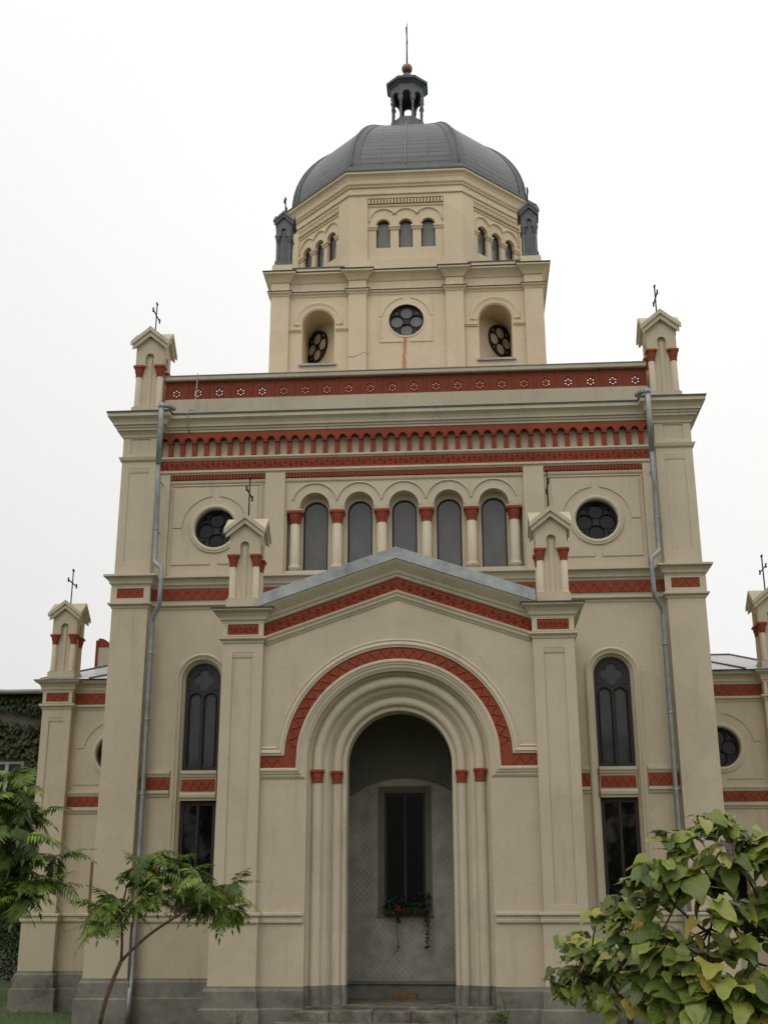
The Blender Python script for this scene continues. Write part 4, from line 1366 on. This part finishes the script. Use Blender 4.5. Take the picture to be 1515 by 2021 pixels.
    m.hmould(p, [(-.2, G - .1), (.10, G - .1), (.10, -1.325), (.085, -1.31), (.05, -1.305), (.05, -1.075), (.02, -1.04), (.015, -1.012), (-.2, -1.012)])
    cp(m, 'plinth', 'plinth')
    pinnacle(s * 7.16, VY + .32, 4.59, .57, 1.56, cross_h=.70)
    # hipped sheet roof
    bm = bmesh.new(); ul = bm.loops.layers.uv.new('UVMap')
    E = [(5.37, VW - .16, 4.56), (VX1 + .1, VW - .16, 4.56), (VX1 + .1, 11.1, 4.56), (5.37, 11.1, 4.56)]
    Rg = [(5.37, 8.1, 5.47), (6.95, 8.1, 5.47)]
    def quad(pts):
        pts = [(s * x, y, z) for x, y, z in pts]
        f_ = bm.faces.new([bm.verts.new(c_) for c_ in pts])
        for l, c_ in zip(f_.loops, pts): l[ul].uv = (c_[0] if abs(f_.normal.x) < .5 else c_[1], c_[2] * 3.2)
    quad([E[0], E[1], Rg[1], Rg[0]]); quad([E[1], E[2], Rg[1]]); quad([E[2], E[3], Rg[0], Rg[1]])
    bmesh.ops.remove_doubles(bm, verts=bm.verts[:], dist=.001)
    bmesh.ops.recalc_face_normals(bm, faces=bm.faces[:])
    me = bpy.data.meshes.new('wing_roof'); bm.to_mesh(me); bm.free(); me.materials.append(M['roof_sheet'])
    ro = bpy.data.objects.new('wing_roof', me); C.objects.link(ro); ro.parent = church; ro.matrix_parent_inverse = church_inv
    m = MB(); m.tube([(s * (VX1 + .1), VW - .16, 4.565), (s * 6.95, 8.1, 5.475)], .03, 6); m.tube([(s * 6.95, 8.1, 5.475), (s * 5.38, 8.1, 5.475)], .03, 6)
    m.tube([(s * 6.55, VW - .16, 4.575), (s * 5.9, 8.1 - .4, 5.36)], .02, 6)
    cp(m, 'ridge_roll', 'lead_dark', ro)
    if s < 0:
        m = MB(); m.box(-7.36, -6.55, 8.0, 8.6, 4.9, 5.86)
        co_ = cp(m, 'chimney', 'stucco_weathered')
        m = MB(); m.box(-7.41, -7.362, 7.97, 8.63, 4.9, 6.02); m.plate([(-7.36, 5.862), (-7.08, 5.862), (-7.11, 5.95), (-7.18, 6.02), (-7.26, 6.06), (-7.36, 6.07)], [], 7.99, 8.61)
        cp(m, 'chimney_cap', 'terracotta_parapet', co_)
zmir(wing)

# ---------------- downpipes
def pipe(s):
    pts = [(4.55, 1.86, 9.20), (4.555, 1.86, 8.9), (4.55, 1.87, 8.0)]
    top = MB(); top.tube([(s * x, y, z) for x, y, z in pts], .052, 12)
    top.lathe(s * 4.55, 1.86, [(.052, 9.12), (.068, 9.16), (.068, 9.22), (.02, 9.24)], 12)
    po = cp(top, 'downpipe', 'zinc')
    top = MB(); top.tube([(s * 4.55, 1.88, 9.20), (s * 4.47, 2.0, 9.23), (s * 4.40, 2.2, 9.25)], .045, 10)
    cp(top, 'gutter_outlet', 'zinc', po)
    low = [(4.55, 1.87, 8.02), (4.59, 2.10, 7.4), (4.59, 2.17, 6.25), (4.59, 2.15, 6.18), (4.44, 2.10, 6.04), (4.43, 2.08, 5.95), (4.44, 2.10, 5.42), (4.45, 2.12, 5.34), (4.585, 2.24, 5.14), (4.59, 2.26, 5.0),
           (4.59, 2.30, 2.1), (4.585, 2.28, -.95), (4.585, 2.22, -1.15), (4.56, 2.10, -1.26), (4.56, 2.08, -1.70)]
    l = MB(); l.tube([(s * x, y, z) for x, y, z in low], .044, 12)
    cp(l, 'lower_pipe', 'zinc_bright' , po)
    b_ = MB()
    for (x, y, z) in ((4.57, 1.98, 7.75), (4.59, 2.14, 6.8), (4.59, 2.265, 4.5), (4.59, 2.28, 3.3), (4.59, 2.30, 2.0), (4.59, 2.29, .5)):
        b_.lathe(s * x, y, [(.051, z - .012), (.051, z + .012)], 12)
        b_.box(s * x - .008, s * x + .008, y, WY, z - .01, z + .01)
    cp(b_, 'bracket', 'zinc', po)
zmir(pipe)
m = MB()
m.tube([(-4.02, WY - .04, 10.08), (-4.03, WY - .06, 9.6), (-4.05, WY - .04, 9.3), (-4.12, WY - .2, 9.24), (-4.13, WY - .31, 9.15), (-4.11, WY - .2, 8.86), (-4.11, WY - .12, 8.80)], .011, 6)
cp(m, 'lightning_rod', 'zinc')

# ================================================================ things in the porch
rnd = random.Random(7)
def leaf_quad(bm, lay, p, d, n, L, W, tint, fold=.15, tip=.0, segs=2):
    """one pointed leaf: base p, direction d, normal n"""
    d = d.normalized(); s = d.cross(n)
    if s.length < 1e-4: s = d.orthogonal()
    s.normalize(); n = s.cross(d)
    c0 = p; c1 = p + d * L * .45 - n * L * .03; c2 = p + d * L - n * L * tip
    l = p + d * L * .38 + s * W * .5 + n * W * fold; r = p + d * L * .38 - s * W * .5 + n * W * fold
    V = [bm.verts.new(q) for q in (c0, l, c1, r, c2)]
    for a in ((V[0], V[2], V[1]), (V[0], V[3], V[2]), (V[1], V[2], V[4]), (V[2], V[3], V[4])):
        f_ = bm.faces.new(a); f_[lay] = tint
def foliage_obj(bm, name, mat, parent):
    me = bpy.data.meshes.new(name)
    bm.to_mesh(me); bm.free()
    me.materials.append(M[mat])
    o = bpy.data.objects.new(name, me); C.objects.link(o); o.parent = parent
    return o
def fbm():
    bm = bmesh.new(); lay = bm.faces.layers.float.new('tint'); return bm, lay
def rdir(r, up=0):
    v = Vector((r.gauss(0, 1), r.gauss(0, 1), r.gauss(0, 1) + up)); return v.normalized()
fb = empty('flower_box', (0, BY - .05, 0), 'flower box with red blooms and trailing plants on the sill of the porch niche window', 'flower box')
m = MB(Matrix.Translation((0, 0, 0))); m.box(-.33, .36, -.06, .10, .0, .10); m.build('box', 'bark_dark', fb, .006)
bm, lay = fbm()
for i in range(300):
    x = rnd.uniform(-.33, .40); z = .09 + abs(rnd.gauss(0, .075)) + (.12 if x > .2 else 0) * rnd.random(); y = rnd.uniform(-.14, .08)
    if rnd.random() < .2: z = rnd.uniform(-.02, .08); y = -.10 - rnd.random() * .04
    leaf_quad(bm, lay, Vector((x, y, z)), rdir(rnd, .2), rdir(rnd), rnd.uniform(.04, .08), rnd.uniform(.03, .055), rnd.random())
foliage_obj(bm, 'foliage', 'leaf_pot', fb)
bm, lay = fbm()
for c_ in ((-.10, -.16, .08),):
    for i in range(12):
        leaf_quad(bm, lay, Vector(c_) + rdir(rnd) * .03, rdir(rnd), rdir(rnd), .045, .04, rnd.random())
foliage_obj(bm, 'flower', 'petal_red', fb)
for (x0, pts, n, mat_) in ((-.12, [(-.10, 0), (-.12, -.12), (-.14, -.3), (-.10, -.45), (-.18, -.58)], 12, 'leaf_dry'), (.36, [(.37, .1), (.34, -.1), (.36, -.3), (.36, -.52)], 60, 'leaf_dry'), (-.10, [(-.12, .05), (-.10, -.08), (-.09, -.13)], 34, 'leaf_pot')):
    bm, lay = fbm()
    for i in range(n):
        t = rnd.random() ** (.5 if x0 > 0 else .8) * (len(pts) - 1.001); k = int(t); t -= k
        x = pts[k][0] * (1 - t) + pts[k + 1][0] * t; z = pts[k][1] * (1 - t) + pts[k + 1][1] * t
        leaf_quad(bm, lay, Vector((x + rnd.gauss(0, .018), -.10 + rnd.gauss(0, .015), z)), rdir(rnd, -.4), rdir(rnd), rnd.uniform(.03, .07), rnd.uniform(.02, .045), rnd.random())
    mbx = MB(); mbx.bm.free(); mbx.bm = bm
    o = foliage_obj(bm, 'trailing_vine', mat_, fb)
    st_ = MB(); st_.tube([(x, -.10, z) for x, z in pts], .004, 5); st_.build('stem', 'bark_dark', o)
m = MB(); m.box(-.20, .18, BY - .09, BY - .045, -1.284, -1.19)
tag(m.build('plank', 'brown_board', None, .004), 'short brown wooden plank lying on the porch floor against the niche plinth', 'plank')
# ================================================================ trees
def limb(mb, a, b, r0, r1, bend=.1, n=7, r=rnd):
    a, b = Vector(a), Vector(b); L = (b - a).length
    o1 = rdir(r) * L * bend
    pts = [a.lerp(b, i / n) + o1 * math.sin(PI * i / n) for i in range(n + 1)]
    mb.tube(pts, [r0 + (r1 - r0) * i / n for i in range(n + 1)], 8)
    return pts
def compound_leaf(bm, lay, p, d, L, r, tint, pairs=10, droop=.35, LW=.1):
    """pinnate leaf: arching rachis with paired drooping leaflets"""
    d = d.normalized(); side = d.cross(Vector((0, 0, 1)))
    if side.length < .05: side = Vector((1, 0, 0))
    side.normalize()
    side = (side + Vector((0, 0, r.gauss(0, .25)))).normalized()
    cur = Vector(p); dd = Vector(d); step = L / pairs
    for i in range(pairs):
        t = i / (pairs - 1)
        nxt = cur + dd * step
        dd = (dd + Vector((0, 0, -1)) * droop * .22).normalized()
        w = .005 * (1 - .5 * t)
        up = side.cross(dd)
        V = [bm.verts.new(q) for q in (cur - side * w, cur + side * w, nxt + side * w, nxt - side * w)]
        f_ = bm.faces.new(V); f_[lay] = tint * .6
        ll = LW * (math.sin(PI * (.18 + .74 * t)) * .8 + .25) * r.uniform(.85, 1.15)
        if i > 0:
            for sg in (-1, 1):
                ld = (side * sg * 1.0 + dd * .45 + Vector((0, 0, -1)) * (droop * .8 + r.uniform(-.15, .3))).normalized()
                leaf_quad(bm, lay, cur, ld, (up + rdir(r) * .35), ll, ll * .25, (1 if tint > 1 else min(.93, max(0, tint + r.uniform(-.12, .12)))), .12, .12)
        cur = nxt
    leaf_quad(bm, lay, cur, dd, side.cross(dd), LW * .8, LW * .26, tint)
def sumac(name, label, base, segs, tufts, seed, leafL, LW, group):
    """segs: list of (a, b, r0, r1); tufts: (centre, spread, count)"""
    r = random.Random(seed)
    e = empty(name, base, label, 'tree', group)
    inv = Vector(base)
    t = MB(Matrix.Translation(-inv))
    for a, b, r0, r1 in segs: limb(t, a, b, r0, r1, .06, 8, r)
    bm, lay = fbm()
    for c, sp, n in tufts:
        c = Vector(c)
        # twigs from nearest limb end
        best = min((Vector(b) for _, b, _, _ in segs), key=lambda q: (q - c).length)
        limb(t, best, c, .016, .006, .08, 5, r)
        for i in range(int(n * 1.35)):
            a = r.uniform(0, 2 * PI); el = r.uniform(-.35, .75)
            dd = Vector((math.cos(a) * math.cos(el), math.sin(a) * math.cos(el), math.sin(el)))
            off = rdir(r) * sp * r.random() ** .6; off.z *= .6
            ti = r.random() ** 1.3
            if r.random() < .012: ti = 1.2
            compound_leaf(bm, lay, c + off - inv, dd, leafL * r.uniform(.7, 1.15), r, ti * .9 if ti < .95 else ti, 12, r.uniform(.15, .75), LW)
    t.build('trunk', 'bark', e)
    foliage_obj(bm, 'crown', 'leaf_sumac', e)
    return e
TREES = __import__('json').loads('''{"mid":{"base":[-2.11,-8,-1.72],"segs":[[[-2.11,-8,-1.75],[-2.09,-8,-0.88],0.026250000000000002,0.021],[[-2.09,-8,-0.88],[-1.94,-8,-0.38],0.021,0.018],[[-1.94,-8,-0.38],[-2.0,-7.9,0.03],0.014,0.009],[[-1.94,-8,-0.38],[-1.46,-8.1,-0.02],0.016,0.01],[[-1.46,-8.1,-0.02],[-1.23,-8.1,0.15],0.012,0.008],[[-2.0,-7.9,0.03],[-1.96,-7.9,0.24],0.011,0.007],[[-1.46,-8.1,-0.02],[-1.46,-7.9,0.28],0.011,0.006],[[-2.0,-7.9,0.03],[-1.76,-7.8,0.28],0.01,0.006]],"tufts":[[[-2.04,-8,0.13],0.1,8],[[-2.04,-8.1,-0.1],0.08,6],[[-1.97,-7.8,0.03],0.08,5],[[-1.79,-7.8,0.42],0.1,8],[[-1.55,-8.1,0.32],0.12,7],[[-1.66,-8,0.15],0.12,8],[[-1.43,-7.9,0.2],0.12,8],[[-1.21,-8.2,0.25],0.1,7],[[-1.14,-8,0.19],0.1,8],[[-1.07,-8.1,0.07],0.09,7],[[-1.27,-7.9,0.07],0.1,7],[[-1.87,-7.9,0.28],0.1,6],[[-1.49,-8,0.45],0.06,5],[[-1.78,-8.1,0.38],0.08,6],[[-1.65,-7.9,0.46],0.06,6],[[-1.72,-8,0.52],0.03,4],[[-1.35,-8,0.39],0.03,4],[[-1.01,-8,0.24],0.06,6],[[-2.19,-8,0.07],0.03,4],[[-0.98,-8,0.02],0.05,5]]},"left":{"base":[-2.13,-10.5,-1.72],"segs":[[[-2.13,-10.5,-1.75],[-2.17,-10.5,-0.71],0.05,0.04],[[-2.17,-10.5,-0.71],[-2.21,-10.5,-0.04],0.04,0.03],[[-2.21,-10.5,-0.04],[-2.08,-10.5,0.42],0.028,0.015],[[-2.21,-10.5,-0.04],[-1.9,-10.5,0.1],0.018,0.01],[[-1.9,-10.5,0.1],[-1.83,-10.4,0.26],0.01,0.006],[[-2.08,-10.5,0.42],[-2.0,-10.5,0.69],0.014,0.007]],"tufts":[[[-2.08,-10.5,0.8],0.06,7],[[-2.07,-10.5,0.92],0.03,5],[[-1.79,-10.4,0.39],0.02,4],[[-1.99,-10.4,0.67],0.08,9],[[-2.05,-10.6,0.55],0.1,9],[[-1.89,-10.5,0.52],0.06,6],[[-2.04,-10.5,0.35],0.1,9],[[-1.88,-10.4,0.19],0.04,7],[[-1.98,-10.5,0.12],0.08,9],[[-2.12,-10.5,0.15],0.1,9],[[-2.27,-10.5,0.52],0.1,9],[[-2.18,-10.6,0.72],0.08,6],[[-2.26,-10.5,0.16],0.1,6],[[-2.17,-10.3,0.26],0.06,5]]},"cat":{"base":[2.44,-12.2,-1.72],"segs":[[[2.44,-12.2,-1.75],[2.47,-12.2,-0.58],0.035,0.028],[[2.47,-12.2,-0.58],[2.54,-12.2,-0.24],0.028,0.022],[[2.54,-12.2,-0.24],[2.36,-12.1,0.11],0.014,0.007],[[2.54,-12.2,-0.24],[2.61,-12.2,0.06],0.013,0.007],[[2.51,-12.2,-0.19],[2.15,-12.3,0.04],0.011,0.005],[[2.61,-12.2,0.06],[2.5,-12.1,0.43],0.008,0.004]],"blobs":[[[2.37,-12.2,0.44],0.1,16,0.14],[[2.48,-12.2,0.03],0.1,14,0.17],[[2.38,-12.2,0.15],0.09,12,0.17],[[2.44,-12.3,-0.16],0.1,12,0.18],[[2.6,-12.1,0.01],0.08,10,0.17],[[2.34,-12.1,0.5],0.05,6,0.12],[[2.48,-12.1,0.49],0.05,7,0.13],[[2.56,-12.1,0.4],0.12,18,0.17],[[2.21,-12.2,0.36],0.1,14,0.16],[[2.66,-12.2,0.32],0.13,18,0.19],[[2.43,-12.3,0.27],0.12,14,0.19],[[2.12,-12.2,0.42],0.03,3,0.11],[[2.08,-12.3,0.22],0.09,12,0.18],[[2.22,-12.3,0.17],0.12,14,0.2],[[2.0,-12.1,0.17],0.05,6,0.17],[[2.09,-12,0.09],0.12,18,0.17],[[2.31,-12.4,0.01],0.1,8,0.2],[[2.07,-12.2,-0.12],0.13,16,0.19],[[2.16,-12.3,-0.16],0.12,12,0.2],[[2.02,-12.1,-0.29],0.12,18,0.19],[[2.14,-12.3,-0.31],0.12,16,0.21],[[2.28,-12.4,-0.29],0.12,16,0.21],[[1.99,-12,-0.4],0.1,14,0.17],[[2.12,-12.2,-0.45],0.12,16,0.2],[[2.24,-12.4,-0.45],0.13,16,0.21],[[2.4,-12.4,-0.38],0.12,16,0.21],[[2.55,-12.3,-0.33],0.12,14,0.21],[[2.54,-12.3,-0.48],0.13,16,0.2],[[2.38,-12.3,-0.52],0.13,16,0.2],[[2.22,-12.3,-0.57],0.13,14,0.2],[[2.64,-12.1,0.11],0.07,8,0.18],[[2.64,-12.1,-0.12],0.05,4,0.18],[[2.75,-12.2,0.26],0.12,14,0.19],[[2.76,-12.2,0.01],0.15,16,0.19],[[2.75,-12.2,-0.29],0.15,16,0.19]]},"cat2":{"base":[2.0,-11,-1.72],"segs":[[[2.0,-11,-1.75],[2.02,-11,-0.74],0.027499999999999997,0.022],[[2.02,-11,-0.74],[2.05,-11,-0.54],0.022,0.018],[[2.05,-11,-0.54],[1.84,-10.9,-0.23],0.012,0.006],[[2.05,-11,-0.54],[2.3,-11.2,-0.19],0.014,0.007]],"blobs":[[[1.95,-11.6,0.04],0.1,22,0.14],[[1.88,-11.3,-0.0],0.09,16,0.12],[[1.99,-11.6,-0.1],0.13,26,0.16],[[1.78,-10.6,-0.19],0.13,36,0.12],[[1.89,-10.8,-0.2],0.15,40,0.13],[[1.73,-10.5,-0.36],0.14,34,0.12],[[1.86,-10.7,-0.38],0.16,40,0.13],[[2.0,-11,-0.28],0.16,36,0.14],[[1.67,-10.5,-0.48],0.08,14,0.13],[[1.92,-10.9,-0.49],0.1,14,0.15],[[1.97,-10.6,-0.3],0.12,20,0.13]]}}''')
sumac('sumac_tree', 'slender forked tree with feathery pinnate leaves in front of the left downpipe', TREES['mid']['base'], TREES['mid']['segs'], TREES['mid']['tufts'], 11, .31, .10, 'feathery-leaved trees in front of the church')
sumac('sumac_tree', 'bigger feathery-leaved tree cut off by the left edge of the photo', TREES['left']['base'], TREES['left']['segs'], TREES['left']['tufts'], 23, .30, .10, 'feathery-leaved trees in front of the church')

def heart_leaf(bm, lay, uvl_, p, d, n, L, tint, r):
    """broad heart-shaped leaf: a small curved grid with an uneven rim, cupped and drooping at the tip"""
    d = d.normalized(); s = d.cross(n)
    if s.length < 1e-4: s = d.orthogonal()
    s.normalize(); n = s.cross(d).normalized()
    dr = r.uniform(.1, .6); cup = r.uniform(-.10, .22); w1 = r.uniform(-.05, .05); ph = r.uniform(0, 6)
    curl = 0
    if tint > .945: cup = r.uniform(.5, 1.0); dr = r.uniform(.5, 1.2); curl = 1
    wf = r.uniform(.8, 1.05)
    NV, NU = 8, 3
    def half(v):                                   # half width along the leaf, v 0..1
        q = max(0.0, 1 - v)
        return .50 * wf * min(1, (v + .10) * 3.4) ** .55 * q ** .62 * (1 + .10 * math.sin(v * 9 + ph))
    rows = []
    for i in range(NV + 1):
        v = i / NV; row = []
        for j in range(-NU, NU + 1):
            u = j / NU; hw_ = half(min(v, .985)); b = u * hw_
            a = v - .15 * abs(u) ** 1.5 * (1 - v) ** 2 + .02 * math.sin(u * 7 + ph)
            z = cup * abs(b) ** 1.3 - dr * a * a * .6 + .028 * math.sin(a * 11 + ph + u * 3) * abs(u) + w1 * b
            row.append((bm.verts.new(p + d * (a * (1 - .22 * dr * max(a, 0))) * L + s * b * L * (1 - .35 * curl) + n * L * z), (b, a)))
        rows.append(row)
    for A, B in zip(rows, rows[1:]):
        for j in range(2 * NU):
            q = (A[j], A[j + 1], B[j + 1], B[j])
            f_ = bm.faces.new([k[0] for k in q]); f_[lay] = tint; f_.smooth = True
            for l, k in zip(f_.loops, q): l[uvl_].uv = k[1]
def catalpa(key, label, seed):
    T = TREES[key]; r = random.Random(seed)
    e = empty('catalpa_tree', T['base'], label, 'tree', 'broad-leaved trees at the right')
    inv = Vector(T['base'])
    t = MB(Matrix.Translation(-inv))
    for a, b, r0, r1 in T['segs']: limb(t, a, b, r0, r1, .05, 8, r)
    bm, lay = fbm(); uvl_ = bm.loops.layers.uv.new('UVMap')
    ends = [Vector(b) for _, b, _, _ in T['segs']] + [Vector(a).lerp(Vector(b), .5) for a, b, _, _ in T['segs']]
    for c, rad, n, L in T['blobs']:
        c = Vector(c)
        best = min(ends, key=lambda q: (q - c).length)
        limb(t, best, c, .006, .003, .08, 5, r)
        for i in range(int(n * 1.75)):
            o = rdir(r) * rad * r.random() ** .45; o.z *= .8
            pp = c + o - inv
            hz = Vector((o.x, o.y, 0)) + Vector((r.gauss(0, .5), r.gauss(0, .5) - .3, 0)) * rad
            hz = hz.normalized() if hz.length > 1e-4 else Vector((0, -1, 0))
            dd = (hz + Vector((0, 0, r.uniform(-1.2, .25)))).normalized()
            nn = (Vector((0, -.35, 1)) + hz * .3 + rdir(r) * .55).normalized()
            ti = r.random() * .84 + (.12 if o.z > rad * .2 else 0)
            if r.random() < .04: ti = r.uniform(.95, 1)
            elif r.random() < .05: ti = r.uniform(.88, .94)
            elif ti > .90: ti = .88
            ll = L * r.uniform(.38, .90)
            heart_leaf(bm, lay, uvl_, pp, dd, nn, ll, min(1, ti), r)
            if r.random() < .5:
                t.tube([pp + inv, pp + inv - hz * ll * .35 - Vector((0, 0, ll * .3)), c - Vector((0, 0, rad * .5))], [.0016, .002, .0022], 4, False)
    t.build('trunk', 'bark_dark', e)
    foliage_obj(bm, 'crown', 'leaf_catalpa', e)
catalpa('cat', 'broad heart-leaved tree at the lower right edge with large yellowing leaves', 5)
catalpa('cat2', 'smaller green heart-leaved tree between the portico and the bigger yellowing one', 6)

# background: ivy-clad neighbour house and a dark tree at its foot
hb_ = empty('neighbour_house', (-14, 14, G), 'old ivy-clad house with a grey eaves line behind the left wing', 'house')
hi = Matrix.Translation((14, -14, -G))
m = MB(hi)
m.box(-22, -9.2, 14, 20, G, 5.86); m.build('wall', 'neighbour_wall', hb_)
m = MB(hi); m.box(-22.2, -9.0, 13.75, 20.3, 5.865, 5.95); m.tube([(-22.2, 13.7, 5.90), (-9.0, 13.7, 5.88)], .07, 8)
m.build('eaves', 'zinc', hb_)
for x0, x1 in ((-12.0, -11.05), (-14.6, -13.6)):
    m = MB(hi); m.plate(rect(x0, x1, 2.6, 4.0), [rect(x0 + .08, (x0 + x1) / 2 - .05, 2.7, 3.93), rect((x0 + x1) / 2 + .05, x1 - .08, 2.7, 3.93)], 13.93, 13.99)
    fo = m.build('window', 'curtain', hb_)
    m = MB(hi); m.box(x0 + .01, x1 - .01, 13.97, 13.98, 2.62, 3.98); q = m.build('pane', 'glass_rose', fo)
bm, lay = fbm()
r = random.Random(9)
for i in range(15000):
    x = r.uniform(-14.5, -9.3); z = r.uniform(-.5, 5.9)
    if (-12.15 < x < -10.9 and 2.5 < z < 4.2) or (-14.7 < x < -13.5 and 2.5 < z < 4.2): continue
    if r.random() < .6 * max(0, math.sin(x * 2.3) * math.sin(z * 1.9 + 1)) : continue
    if abs(z - 5.25 - .1 * math.sin(x * 3)) < .13: continue
    p_ = hi @ Vector((x, 13.97 - r.random() * .16, z))
    L_ = r.uniform(.10, .19)
    tt = r.random() * .75 + .25 * (.5 + .5 * math.sin(x * 1.7 + z * 2.1))
    leaf_quad(bm, lay, p_, Vector((r.gauss(0, .5), -.4, -1)), Vector((r.gauss(0, .4), -1, .5)), L_, L_ * .9, min(1, tt))
foliage_obj(bm, 'ivy', 'leaf_ivy', hb_)

def bushy(name, base, H, blobs, seed, label, cat, leaf=.10, mat='leaf_background', n=1400):
    r = random.Random(seed)
    e = empty(name, base, label, cat)
    inv = Vector(base)
    t = MB(Matrix.Translation(-inv))
    limb(t, base, (base[0], base[1], base[2] + H * .5), .06, .04, .05, 6, r)
    bm, lay = fbm()
    tot = sum(b[3] ** 2 for b in blobs)
    for bx, by, bz, br in blobs:
        c = Vector((bx, by, bz)); limb(t, (base[0], base[1], base[2] + H * .45), c, .03, .01, .1, 6, r)
        for i in range(int(n * br * br / tot)):
            o = rdir(r) * br * (.45 + .6 * r.random() ** .5)
            o.z *= .8
            if r.random() < .3 * (1 + math.sin(o.x * 9 + o.z * 11)) / 2: continue
            leaf_quad(bm, lay, c + o - inv, rdir(r, -.3), (o.normalized() + rdir(r) * .6), leaf * r.uniform(.6, 1.2), leaf * r.uniform(.35, .6), r.random())
    t.build('trunk', 'bark_dark', e)
    foliage_obj(bm, 'crown', mat, e)
    return e
bushy('broadleaf_tree', (-9.0, 9.2, G), 3.2, [(-9.2, 9.2, .6, 1.0), (-8.8, 9.0, -.3, .75), (-8.9, 8.8, -.9, .6), (-10.0, 9.5, .2, 1.0), (-9.1, 9.2, 1.3, .7)], 3, 'dark low tree between the left wing and the ivy-clad house', 'tree', .12, 'leaf_background', 6500)

# grass along the foot of the walls and weeds by the steps
def weed(loc, seed, label):
    r = random.Random(seed)
    e = empty('weed', loc, label, 'weed', 'weeds by the steps')
    st = MB(); bm, lay = fbm()
    for k in range(5):
        a = r.uniform(0, 2 * PI); hh = r.uniform(.18, .38)
        tip = Vector((math.cos(a) * .12, math.sin(a) * .10 - .02, hh))
        st.tube([(0, 0, -.02), tip * .5 + Vector((0, 0, .03)), tip], .004, 5)
        for i in range(16):
            tt = r.uniform(.25, 1)
            leaf_quad(bm, lay, tip * tt, rdir(r, .2), rdir(r, .6), r.uniform(.04, .07), .02, r.random() * .8 + .1)
    st.build('stem', 'leaf_sumac', e); foliage_obj(bm, 'foliage', 'leaf_sumac', e)
weed((-2.30, -.42, G + .03), 1, 'small green weed growing against the plinth left of the porch steps')
weed((1.52, -.45, -1.50), 2, 'small green weed sprouting at the right end of the top step')
bm, lay = fbm(); r = random.Random(2)
for i in range(16000):
    x = r.uniform(-12, 12); y = r.uniform(-8, 9)
    if (abs(x) < 5.55 and y > 2.0) or (abs(x) < 7.65 and y > 4.75) or (abs(x) < 3.05 and y > -1.15) or (abs(x) < 1.7 and y < -1): continue
    leaf_quad(bm, lay, Vector((x, y, G - .01)), Vector((r.gauss(0, .4), r.gauss(0, .4), 1)), rdir(r), r.uniform(.05, .13), .012, r.random() * .8)
g_ = foliage_obj(bm, 'grass', 'leaf_sumac', None); tag(g_, kind='stuff')

# the wooded edge of the garden opposite the church (mirrored in its windows)
bm, lay = fbm(); r = random.Random(31)
for k in range(26):
    a = R(200 + 140 * k / 25); rad_ = r.uniform(30, 36)
    c = Vector((rad_ * math.cos(a), -6 + rad_ * math.sin(a), G)); hh = r.uniform(6.5, 11)
    for i in range(330):
        o = rdir(r); o = Vector((o.x * 3.2, o.y * 2.2, o.z * hh * .5 + hh * .5))
        leaf_quad(bm, lay, c + o, rdir(r), rdir(r), r.uniform(.6, 1.1), r.uniform(.5, .8), r.random())
o_ = foliage_obj(bm, 'woodland', 'leaf_background', None); tag(o_, kind='stuff')
